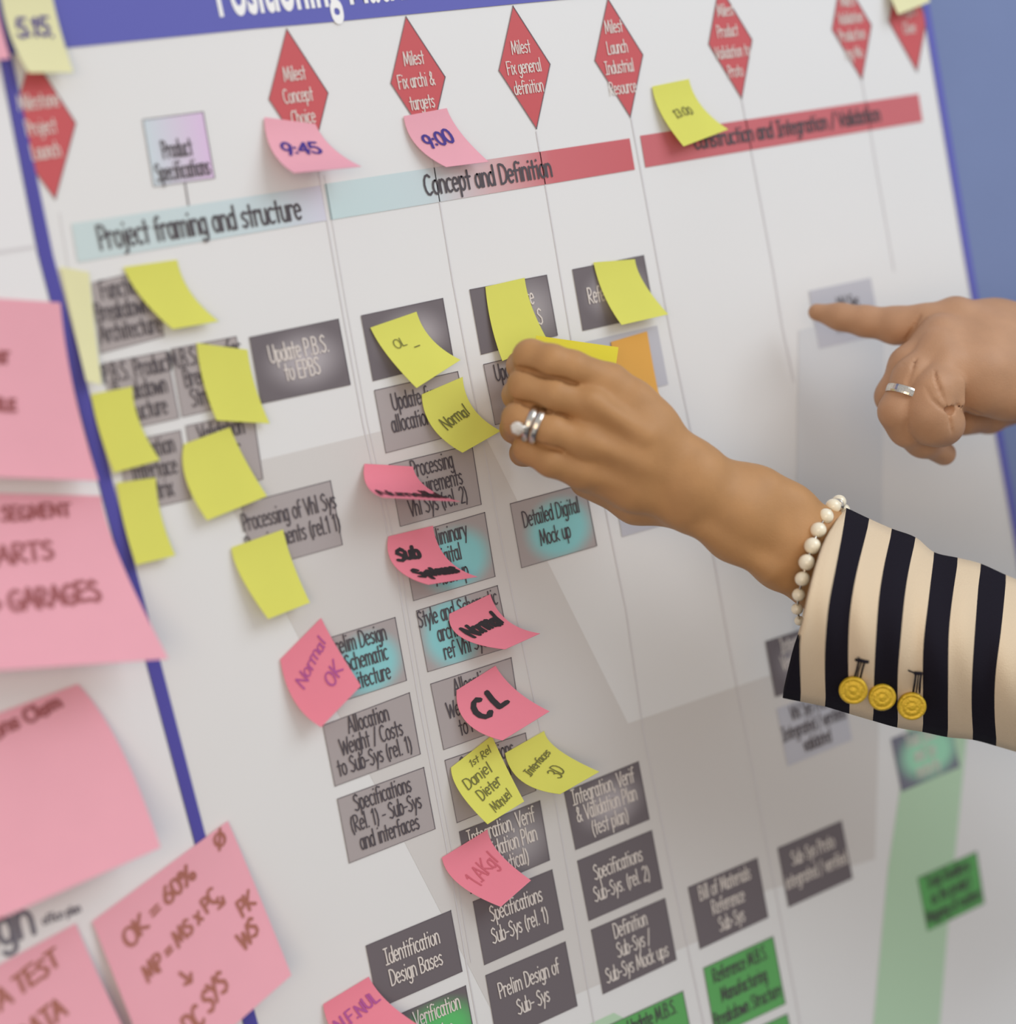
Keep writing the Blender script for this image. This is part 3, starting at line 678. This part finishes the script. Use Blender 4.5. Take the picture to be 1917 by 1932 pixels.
note((174, 1739), (430, 1549), (550, 1840), (300, 2060), (226, 1870), (482, 1672), PL, 'large pink note with sums and arrows crossing the blue border at the lower left', GB, h=.020, base=.0018,
     writing=[('OK = 60%', .40, .22, .17, .8, 14, M_penbr, .0016), ('*', .90, .10, .20, .8, 10, M_penbr, .0014), ('MP = MS x PC', .46, .46, .13, .8, 14, M_penbr, .0014),
              ('>', .40, .66, .2, .8, -60, M_penbr, .0014), ('>', .74, .44, .2, .8, -40, M_penbr, .0014), ('PK', .90, .56, .13, .8, 10, M_penbr, .0014), ('WS', .84, .70, .13, .8, 10, M_penbr, .0014), ('DC SYS', .44, .84, .14, .8, 14, M_penbr, .0014)])
note((-150, 1900), (143, 1743), (262, 2000), (-60, 2160), (-110, 2030), (190, 1850), PL, 'large pink note at the bottom left corner left of the note with sums', GB, h=.018, base=.0018,
     writing=[('A TEST', .62, .22, .17, .8, 8, M_penbr, .0016), ('DATA', .6, .55, .16, .8, 8, M_penbr, .0016)])
note((-150, 20), (-8, 4), (19, 110), (-130, 130), (-145, 70), (5, 60), PL, 'pink note sliver at the left edge beside the cream 5.15. note', GB, h=.008, base=.0018, ratio=1)

# ------------------------------------------------------------------ skin: blended tapered limbs -> one continuous surface
def smin(a, b, k):
    h = np.clip(.5 + .5 * (b - a) / k, 0, 1)
    return b * (1 - h) + a * h - k * h * (1 - h)
class Field:
    def __init__(s, lo, hi, h):
        s.h = h; s.lo = np.array(lo); n = np.ceil((np.array(hi) - s.lo) / h).astype(int) + 1; s.n = n
        s.ax = [s.lo[i] + h * np.arange(n[i]) for i in range(3)]
    def new(s): return np.full(s.n, .05)
    def cone(s, F, a, b, ra, rb, k):
        a = np.array(a); b = np.array(b); pad = max(ra, rb) + k + .006
        lo = np.minimum(a, b) - pad; hi = np.maximum(a, b) + pad
        sl = tuple(slice(max(0, int((lo[i] - s.lo[i]) / s.h)), max(0, min(s.n[i], int((hi[i] - s.lo[i]) / s.h) + 2))) for i in range(3))
        X, Y, Z = s.ax[0][sl[0]][:, None, None], s.ax[1][sl[1]][None, :, None], s.ax[2][sl[2]][None, None, :]
        if 0 in (X.size, Y.size, Z.size): return
        d = b - a; L2 = max(d.dot(d), 1e-12)
        t = np.clip(((X - a[0]) * d[0] + (Y - a[1]) * d[1] + (Z - a[2]) * d[2]) / L2, 0, 1)
        dist = np.sqrt((X - a[0] - t * d[0]) ** 2 + (Y - a[1] - t * d[1]) ** 2 + (Z - a[2] - t * d[2]) ** 2) - (ra + (rb - ra) * t)
        F[sl] = smin(F[sl], dist, k) if k > 0 else np.minimum(F[sl], dist)
    def chain(s, F, js, k):
        p = [(P(x, y, hh / 1000), r / 1000) for x, y, hh, r in js]
        for (a, ra), (b, rb) in zip(p, p[1:]): s.cone(F, a, b, ra, rb, k)
def surface_nets(F, lo, h):
    I = F < 0; n = np.array(F.shape)
    cnt = np.zeros(n - 1, int); acc = np.zeros(tuple(n - 1) + (3,)); num = np.zeros(n - 1)
    c = [(i, j, k) for i in (0, 1) for j in (0, 1) for k in (0, 1)]
    def sub(A_, o): return A_[o[0]:o[0] + n[0] - 1, o[1]:o[1] + n[1] - 1, o[2]:o[2] + n[2] - 1]
    for ax in range(3):
        for o in c:
            if o[ax]: continue
            o2 = list(o); o2[ax] = 1
            f0, f1 = sub(F, o), sub(F, o2); x = (f0 < 0) != (f1 < 0)
            t = np.where(x, f0 / np.where(x, f0 - f1, 1), 0)
            for q in range(3): acc[..., q] += np.where(x, (t if q == ax else o[q]), 0)
            num += x
    act = num > 0; idx = np.full(act.shape, -1); idx[act] = np.arange(act.sum())
    cell = np.argwhere(act); v = lo + h * (cell + acc[act] / num[act][:, None])
    faces = []
    for ax in range(3):
        u, w = [(1, 2), (2, 0), (0, 1)][ax]
        s0 = [slice(None)] * 3; s1 = [slice(None)] * 3; s0[ax] = slice(0, -1); s1[ax] = slice(1, None)
        a, b = I[tuple(s0)], I[tuple(s1)]; e = np.argwhere(a != b)
        e = e[(e[:, u] > 0) & (e[:, w] > 0) & (e[:, u] < n[u] - 1) & (e[:, w] < n[w] - 1)]
        ins = a[tuple(e.T)]
        def id_(du, dw):
            q = e.copy(); q[:, u] -= du; q[:, w] -= dw; return idx[tuple(q.T)]
        q = np.stack([id_(1, 1), id_(0, 1), id_(0, 0), id_(1, 0)], 1)
        q[~ins] = q[~ins][:, ::-1]; faces.append(q)
    return v, np.concatenate(faces)
def body(groups, fingers, lo_px, vox, m_, label, creases=()):
    allp = np.array([P(x, y, hh / 1000) for g in groups + fingers for (x, y, hh, r) in g[0]])
    fld = Field(allp.min(0) - .026, allp.max(0) + .026, vox)
    F = fld.new()
    for js, k in groups: fld.chain(F, js, k / 1000)
    FF = None
    for js, k in fingers:
        f1 = fld.new(); fld.chain(f1, js, k / 1000)
        FF = f1 if FF is None else smin(FF, f1, .0004)
    F = smin(F, FF, .005)
    def surf(x, y):
        for hh in np.arange(.125, 0, -.0005):
            i = np.round((P(x, y, hh) - fld.lo) / vox).astype(int)
            if (i >= 0).all() and (i < fld.n).all() and F[tuple(i)] < 0: return hh
        return None
    cut = fld.new()
    for pts, rad in creases:                       # folds of skin pressed into the surface
        q = [(x, y, surf(x, y)) for x, y in pts]; q = [(x, y, (hh + (.0002 if rad < 2 else -.0012)) * 1000) for x, y, hh in q if hh]
        n = len(q); rr = [rad * (.35 + .65 * math.sin(math.pi * (i + .6) / (n + .2))) for i in range(n)]
        if n > 1: fld.chain(cut, [(*a, b) for a, b in zip(q, rr)], .0003)
    F = -smin(-F, cut, .0007)
    v, f = surface_nets(F, fld.lo, vox)
    o = mk('person', v, f, m_, smooth=True)
    sm = o.modifiers.new('soften', 'SMOOTH'); sm.factor = .5; sm.iterations = 1
    return tag(o, label, 'person')

# the hand holding a note: back of a left hand, fingers bent to the poster
W_GROUPS = [
 ([(1150, 726, 61, 8.8), (1196, 760, 66, 8.5), (1238, 798, 70, 8.0), (1318, 876, 76, 7.6)], 10),
 ([(1118, 766, 63, 8.4), (1214, 828, 72, 7.6), (1314, 896, 78, 8.5)], 10),
 ([(1106, 834, 60, 8.0), (1204, 878, 69, 7.8), (1305, 925, 76, 8.5)], 10),
 ([(1100, 890, 53, 7.6), (1196, 926, 63, 7.8), (1292, 952, 71, 9)], 10),
 ([(1108, 906, 43, 8.6), (1200, 949, 50, 8.6), (1285, 964, 60, 9)], 9),
 ([(1205, 800, 58, 8), (1290, 872, 66, 9)], 9),
 ([(1150, 830, 50, 9), (1280, 910, 62, 10)], 10),
 ([(1318, 876, 76, 7.6), (1400, 921, 79, 9.4), (1436, 934, 82, 10.4), (1490, 962, 85, 10.6), (1570, 1010, 89, 9.5), (1760, 1125, 100, 12), (1960, 1215, 112, 15), (2440, 1390, 146, 20)], 11),
 ([(1300, 957, 73, 9.6), (1380, 1013, 78, 9.4), (1470, 1068, 84, 9.2), (1540, 1105, 88, 10), (1760, 1240, 100, 13), (1960, 1300, 112, 16), (2440, 1450, 146, 20)], 11),
 ([(1312, 913, 79, 9), (1395, 968, 83, 10.5), (1500, 1026, 88, 11), (1640, 1095, 96, 13), (1960, 1255, 116, 18), (2440, 1420, 148, 22)], 11),
 # tendons
 ([(1116, 756, 69.5, 3.6), (1216, 822, 78.5, 2.6)], 5), ([(1104, 832, 66, 3.6), (1212, 874, 75.5, 2.6)], 5), ([(1098, 889, 59, 3.4), (1202, 920, 68.5, 2.6)], 5),
 ([(1450, 1076, 88.5, 3.0), (1330, 1000, 80, 2.4)], 8),
]
W_FINGERS = [
 ([(1148, 722, 62, 8.9), (1080, 694, 61, 7.7), (1040, 682, 58, 7.7), (1001, 674, 49, 8.0), (984, 690, 26, 6.8), (993, 702, 12, 5.8)], 3),
 ([(1112, 762, 62, 8.8), (1045, 745, 58, 7.8), (992, 726, 49, 8.1), (976, 745, 28, 6.9), (986, 765, 13, 5.8)], 3),
 ([(1100, 834, 60, 8.6), (1040, 812, 57, 7.7), (982, 791, 48, 8.3), (972, 808, 26, 6.9), (984, 822, 13, 5.8)], 3),
 ([(1095, 888, 55, 8.2), (1040, 869, 53, 7.3), (999, 846, 44, 7.2), (986, 855, 24, 5.8), (992, 862, 12, 5.0)], 3),
 ([(1285, 855, 62, 9), (1190, 760, 44, 8.6), (1095, 714, 27, 7.4), (1035, 690, 12.5, 6.0)], 5),
]
woman = body(W_GROUPS, W_FINGERS, None, .0010, M_skin_w, 'tanned hand pinching a yellow note on the poster, in a navy and cream striped cuff',
    [([(972, 693), (990, 699), (1015, 706), (1045, 713), (1070, 720), (1086, 724)], 2.3), ([(972, 757), (990, 764), (1010, 769), (1035, 777), (1064, 786)], 2.3), ([(985, 826), (1010, 833), (1035, 841), (1060, 849)], 2.3)])
# the pointing hand: left hand, little finger side to the viewer
M_GROUPS = [
 ([(1804, 602, 76, 11), (1880, 614, 80, 11.5), (1980, 632, 88, 15), (2130, 650, 98, 19), (2420, 700, 118, 22)], 12),
 ([(1775, 632, 82, 10), (1860, 645, 89, 11), (1980, 660, 95, 16), (2130, 685, 104, 20), (2420, 730, 122, 24)], 12),
 ([(1768, 658, 88, 9.5), (1860, 680, 96, 11), (1980, 700, 102, 16), (2130, 720, 108, 20), (2420, 765, 124, 24)], 12),
 ([(1778, 690, 94, 9.5), (1850, 708, 100, 10.5), (1980, 730, 104, 15), (2130, 745, 108, 19), (2420, 790, 124, 23)], 12),
 ([(1812, 728, 96, 8.0), (1850, 739, 98, 9.6), (1900, 748, 100, 10.2), (1990, 738, 100, 14)], 9),
 ([(1800, 640, 74, 10), (1960, 690, 84, 16), (2130, 700, 92, 19)], 10),
 ([(1770, 700, 84, 9), (1850, 740, 86, 10)], 8),
 ([(1790, 722, 105, 3.0), (1797, 760, 104, 2.0)], 3), ([(1808, 722, 106, 3.0), (1812, 758, 106, 2.0)], 3),
]
M_FINGERS = [
 ([(1800, 602, 76, 10.6), (1742, 613, 68, 9.8), (1690, 614, 58, 8.9), (1632, 606, 47, 7.2), (1586, 598, 38, 6.2), (1541, 589, 28, 4.6)], 6),
 ([(1772, 634, 82, 9.6), (1714, 690, 79, 9), (1686, 748, 75, 8.4), (1722, 800, 66, 7.5), (1770, 812, 60, 7)], 6),
 ([(1765, 662, 88, 9.2), (1722, 715, 89, 8.9), (1694, 776, 88, 8.2), (1712, 808, 85, 7.8), (1740, 830, 81, 7.4), (1781, 856, 75, 6.2)], 8),
 ([(1780, 692, 94, 9.6), (1760, 740, 99, 10.4), (1748, 780, 98, 10.2), (1760, 796, 97, 9.9), (1778, 800, 95, 9.2), (1784, 790, 91, 8)], 8),
 ([(1935, 755, 66, 11), (1866, 785, 68, 8.6), (1818, 797, 74, 7.0)], 5),
]
man = body(M_GROUPS, M_FINGERS, None, .0010, M_skin_m, 'fair bare hand pointing left with its index finger at the right edge',
    [([(1763, 700), (1767, 720), (1776, 742), (1788, 768)], 1.0), ([(1746, 730), (1757, 752), (1774, 768), (1788, 777)], 1.0), ([(1789, 770), (1792, 786), (1795, 802), (1798, 820)], 1.2), ([(1786, 772), (1791, 774), (1796, 773)], 2.6),
     ([(1803, 764), (1826, 773), (1850, 781)], 1.0), ([(1736, 595), (1724, 618), (1709, 640)], 1.0), ([(1729, 676), (1720, 700), (1713, 722), (1710, 745)], 1.0), ([(1710, 760), (1708, 785), (1712, 805)], .9),
     ([(1700, 684), (1706, 690)], .3)])

# ------------------------------------------------------------------ striped sleeve with its buttons
rows = [  # u of the stripe edge, pixels from the upper outline to the lower outline
 (None, [(1594, 963), (1557, 1020), (1538, 1070), (1522, 1131), (1511, 1186), (1499, 1222), (1477, 1312)]),
 (1, [(1596, 963), (1574, 1066), (1560, 1140), (1556, 1210), (1556, 1270), (1558, 1328)]),
 (2, [(1638, 983), (1616, 1075), (1606, 1143), (1601, 1224), (1601, 1290), (1604, 1342)]),
 (3, [(1681, 1002), (1665, 1075), (1654, 1143), (1648, 1224), (1647, 1290), (1648, 1355)]),
 (4, [(1725, 1018), (1710, 1083), (1701, 1143), (1694, 1237), (1693, 1300), (1694, 1368)]),
 (5, [(1760, 1046), (1751, 1116), (1744, 1197), (1741, 1290), (1741, 1376)]),
 (6, [(1806, 1057), (1796, 1129), (1787, 1210), (1786, 1300), (1788, 1386)]),
 (7, [(1849, 1068), (1842, 1116), (1832, 1237), (1832, 1320), (1836, 1391)]),
 (8, [(1896, 1089), (1888, 1170), (1878, 1290), (1877, 1350), (1881, 1403)]),
 (9, [(1941, 1108), (1934, 1190), (1924, 1300), (1922, 1370), (1926, 1416)]),
 (10, [(1986, 1126), (1980, 1210), (1970, 1320), (1968, 1386), (1971, 1428)]),
 (11, [(2031, 1144), (2026, 1230), (2016, 1340), (2014, 1400), (2016, 1440)]),
] + [(11 + k, [(2031 + 45 * k, 1144 + 17 * k), (2026 + 45 * k, 1230 + 16 * k), (2016 + 45 * k, 1340 + 14 * k), (2014 + 45 * k, 1400 + 13 * k), (2016 + 45 * k, 1440 + 13 * k)]) for k in range(1, 10)]
NV = 22
def resample(pts, n):
    p = np.array(pts, float); s = np.concatenate([[0], np.cumsum(np.linalg.norm(np.diff(p, axis=0), axis=1))]); s /= s[-1]
    t = np.linspace(0, 1, n + 1)
    # Catmull-Rom through the traced points
    out = []
    for q in t:
        i = min(np.searchsorted(s, q, 'right') - 1, len(p) - 2); i = max(i, 0); k = (q - s[i]) / (s[i + 1] - s[i])
        p0 = p[max(i - 1, 0)]; p1 = p[i]; p2 = p[i + 1]; p3 = p[min(i + 2, len(p) - 1)]
        h00 = 2 * k**3 - 3 * k**2 + 1; h10 = k**3 - 2 * k**2 + k; h01 = -2 * k**3 + 3 * k**2; h11 = k**3 - k**2
        m1 = (p2 - p0) / max(s[i + 1] - s[max(i - 1, 0)], 1e-6) * (s[i + 1] - s[i]); m2 = (p3 - p1) / max(s[min(i + 2, len(p) - 1)] - s[i], 1e-6) * (s[i + 1] - s[i])
        out.append(h00 * p1 + h10 * m1 + h01 * p2 + h11 * m2)
    return np.array(out)
grid, us = [], []
for u, pts in rows:
    g = resample(pts, NV); grid.append(g)
    if u is None:
        yy = g[:, 1]; us.append(np.interp(yy, [963, 1060, 1130, 1197, 1312], [.97, .55, .25, 0, -.72]))
    else: us.append(np.full(NV + 1, float(u)))
SUB = 5
gg, uu, aa = [], [], []
for i in range(len(grid) - 1):
    for k in range(SUB):
        t = k / SUB
        p0 = grid[max(i - 1, 0)] if i > 1 else grid[i]; p3 = grid[min(i + 2, len(grid) - 1)]
        if i == 0: g = grid[0] * (1 - t) + grid[1] * t
        else:
            m1 = (grid[i + 1] - (grid[i - 1] if i > 1 else 2 * grid[i] - grid[i + 1])) / 2; m2 = (p3 - grid[i]) / 2
            g = (2 * t**3 - 3 * t**2 + 1) * grid[i] + (t**3 - 2 * t**2 + t) * m1 + (-2 * t**3 + 3 * t**2) * grid[i + 1] + (t**3 - t**2) * m2
        gg.append(g); uu.append(us[i] * (1 - t) + us[i + 1] * t); aa.append(i + t)
gg.append(grid[-1]); uu.append(us[-1]); aa.append(len(grid) - 1)
sv, suv = [], []
def sl_h(a, v, side):
    base = .090 + .0028 * a
    wob = .0012 * math.sin(2.1 * a + 3 * v) + .0010 * math.sin(4.3 * a - 5 * v)
    s = math.sin(math.pi * v)
    return base + (.031 * s ** .8 + wob * s if side > 0 else -.030 * s ** .8)
front_px = []
for g, u, a in zip(gg, uu, aa):
    for j in range(NV + 1):
        hh = sl_h(a, j / NV, 1); sv.append(P(g[j][0], g[j][1], hh)); suv.append((u[j], j / NV)); front_px.append((g[j][0], g[j][1], hh))
    for j in range(NV - 1, 0, -1):
        sv.append(P(g[j][0], g[j][1], sl_h(a, j / NV, -1))); suv.append((u[j], 1 + j / NV))
        front_px.append((1e6, 1e6, 0))
NR = 2 * NV; sf = []
for i in range(len(gg) - 1):
    for j in range(NR): sf.append((i * NR + j, (i + 1) * NR + j, (i + 1) * NR + (j + 1) % NR, i * NR + (j + 1) % NR))
sleeve = mk('jacket_sleeve', sv, sf, M_stripe, woman, woman, uvs=suv, smooth=True)
sleeve['label'] = 'navy and cream striped sleeve'
so = sleeve.modifiers.new('cloth', 'SOLIDIFY'); so.thickness = .0013; so.offset = -1
fp = np.array(front_px)
def sleeve_h(x, y): return fp[np.argmin((fp[:, 0] - x) ** 2 + (fp[:, 1] - y) ** 2), 2]
def button(x, y, rpx, tiltx):
    h = max(sleeve_h(x, y - 22), sleeve_h(x, y)) + .0025
    c = P(x, y, h); view = CAM - c; view /= np.linalg.norm(view)
    n = view + np.array([0, 0, -.28]) + np.array([tiltx, 0, 0]); n /= np.linalg.norm(n)
    a = np.cross(n, [0, 0, 1]); a /= np.linalg.norm(a); b = np.cross(n, a); r = rpx * mm_per_px(x, y, h)
    prof = [(0, .0019), (.22, .00185), (.26, .0017), (.34, .0017), (.38, .00182), (.60, .0017), (.64, .0015), (.76, .00145), (.80, .0017), (.92, .0015), (1.0, .0007), (.98, -.0008), (.6, -.0014), (0, -.0016)]
    N = 40; v, f = [], []
    for q, z in prof:
        for j in range(N):
            t = 2 * math.pi * j / N; v.append(c + r * q * (math.cos(t) * a + math.sin(t) * b) + n * z)
    for i in range(len(prof) - 1):
        for j in range(N): f.append((i * N + j, i * N + (j + 1) % N, (i + 1) * N + (j + 1) % N, (i + 1) * N + j))
    o = mk('button', v, f, M_gold, woman, sleeve, smooth=True); o['label'] = 'round embossed gilt button'
button(1610, 1302, 27, -.05); button(1664, 1315, 26, .12); button(1720, 1332, 27, .05)
def thread(paths):
    mb = MB()
    for pts, r in paths:
        q = [P(x, y, sleeve_h(x, y) + .0024) for x, y in pts]
        if len(q) == 2: q = [q[0], (q[0] + q[1]) / 2, q[1]]
        tube(mb, q, r, 6)
    o = mk('buttonhole_stitching', mb.v, mb.f, M_thread, woman, sleeve, smooth=True); o['label'] = 'dark loose buttonhole stitching'
thread([([(1614, 1244), (1626, 1247), (1638, 1249)], .0009), ([(1618, 1240), (1630, 1248)], .0003), ([(1620, 1248), (1617, 1262), (1612, 1280)], .0005), ([(1631, 1250), (1627, 1264), (1623, 1281)], .0005), ([(1625, 1250), (1620, 1265), (1617, 1281)], .0003)])
thread([([(1714, 1265), (1726, 1270)], .0004), ([(1725, 1270), (1740, 1271)], .0008), ([(1728, 1272), (1726, 1288), (1723, 1306)], .0005), ([(1738, 1272), (1736, 1288), (1735, 1308)], .0005), ([(1733, 1273), (1731, 1290), (1729, 1307)], .0003)])

# ------------------------------------------------------------------ jewellery
PEARLS = [(1583, 947, 86, 14), (1572, 955, 92, 15), (1558, 974, 98, 15), (1544, 1000, 103, 15.5), (1533, 1030, 106, 16), (1522, 1061, 107, 15.6), (1514, 1092, 106, 14.5), (1507, 1122, 102, 12.5), (1504, 1149, 96, 11.5), (1508, 1171, 88, 9.5),
          (1522, 1172, 76, 12), (1538, 1150, 68, 12), (1552, 1118, 63, 12), (1563, 1084, 61, 12), (1573, 1050, 61, 12), (1582, 1016, 64, 12), (1590, 984, 71, 12), (1593, 962, 79, 11)]
br_ = empty('pearl_bracelet', P(1533, 1030, .106), 'cream pearl bracelet around the wrist above the striped cuff', 'bracelet')
mbs = MB(); loop = [P(x, y, h / 1000) for x, y, h, r in PEARLS]; tube(mbs, loop + [loop[0]], .0006, 6)
mk('string', mbs.v, mbs.f, M_silver, br_, br_, smooth=True)
rnd = random.Random(7)
for x, y, h, r in PEARLS:
    mb = MB(); sphere(mb, P(x, y, h / 1000), r * mm_per_px(x, y, h / 1000), (1, 1, 1 + rnd.uniform(-.06, .03)), 24, 16)
    mk('pearl', mb.v, mb.f, M_pearl, br_, br_, smooth=True)
mb = MB(); c0 = P(1580, 953, .0925); ax = P(1572, 955, .092) - P(1583, 947, .086); ax /= np.linalg.norm(ax)
tube(mb, [c0 - ax * .0006, c0, c0 + ax * .0006], [.0030, .0033, .0030], 16)
mk('clasp', mb.v, mb.f, M_silver, br_, br_, smooth=True)['label'] = 'small silver clasp'

def ring(c, axis, rad, wid, thick, label, name='finger_ring', twin=False, gem=None, squash=1.0):
    c = np.array(c); axis = axis / np.linalg.norm(axis); a = np.cross(axis, [0, 1, 0]); a /= np.linalg.norm(a); b = np.cross(axis, a)
    def band(off, w, r0):
        mb = MB(); N = 48; v, f = [], []
        sec = [(-w / 2, 0), (-w / 2, thick * .7), (-w / 4, thick), (w / 4, thick), (w / 2, thick * .7), (w / 2, 0)]
        for j in range(N):
            t = 2 * math.pi * j / N
            for s, q in sec: v.append(c + axis * (s + off) + (r0 + q) * (math.cos(t) * a + math.sin(t) * b * squash))
        k = len(sec)
        for j in range(N):
            for i in range(k): f.append((j * k + i, j * k + (i + 1) % k, ((j + 1) % N) * k + (i + 1) % k, ((j + 1) % N) * k + i))
        mb.add(v, f); return mb
    if not twin:
        mb = band(0, wid, rad); return tag(mk(name, mb.v, mb.f, M_silver, origin=c, smooth=False), label, 'ring')
    e = empty(name, c, label, 'ring')
    for off in (-wid * .62, wid * .62):
        mb = band(off, wid, rad); mk('band', mb.v, mb.f, M_silver, e, e)
    if gem is not None:
        g = P(*gem[:3]); r = gem[3]
        d = g - c; d = d - axis * d.dot(axis); d /= np.linalg.norm(d); s1 = np.cross(axis, d)
        mb = MB(); N = 12; v, f = [], []
        for z, q in [(-.9, .12), (0, 1.0), (.32, .72), (.42, 0.0)]:
            for j in range(N):
                t = 2 * math.pi * j / N; v.append(g + r * q * (math.cos(t) * axis + math.sin(t) * s1) + d * r * z)
        for i in range(3):
            for j in range(N): f.append((i * N + j, i * N + (j + 1) % N, (i + 1) * N + (j + 1) % N, (i + 1) * N + j))
        mb.add(v, f); mk('gemstone', mb.v, mb.f, M_gem, e, e)['label'] = 'clear faceted stone'
        mb = MB()
        for j in range(6):
            t = 2 * math.pi * j / 6; q = math.cos(t) * axis + math.sin(t) * s1
            tube(mb, [g - d * r * 1.1 + q * r * .3, g - d * r * .2 + q * r * 1.0, g + d * r * .3 + q * r * .95], .00032, 6)
        tube(mb, [g - d * r * 1.1, g - d * r * 1.1 + axis * .002, c + axis * wid * .2 + d * (rad + .0003)], .0008, 8)
        mk('setting', mb.v, mb.f, M_silver, e, e, smooth=True)
    return e
pa, pb_ = P(1040, 812, .057), P(981, 791, .048)
ring(P(1009, 802, .0525), pb_ - pa, .0083, .0029, .0010, 'silver double wedding ring with a clear stone on the pinching hand', twin=True, gem=(976, 808, .0590, .0031))
pa, pb_ = P(1718, 715, .091), P(1694, 782, .089)
ring(P(1708, 743, .0904), pb_ - pa, .0090, .0040, .0009, 'plain silver wedding band on the pointing hand')
# the note held between thumb and first finger
note((1012, 633), (1167, 655), (1152, 735), (996, 716), (1004, 675), (1161, 694), M_yeld, 'deep yellow note held sideways between thumb and index finger', None, h=.020, htop=.018, hm=.5)
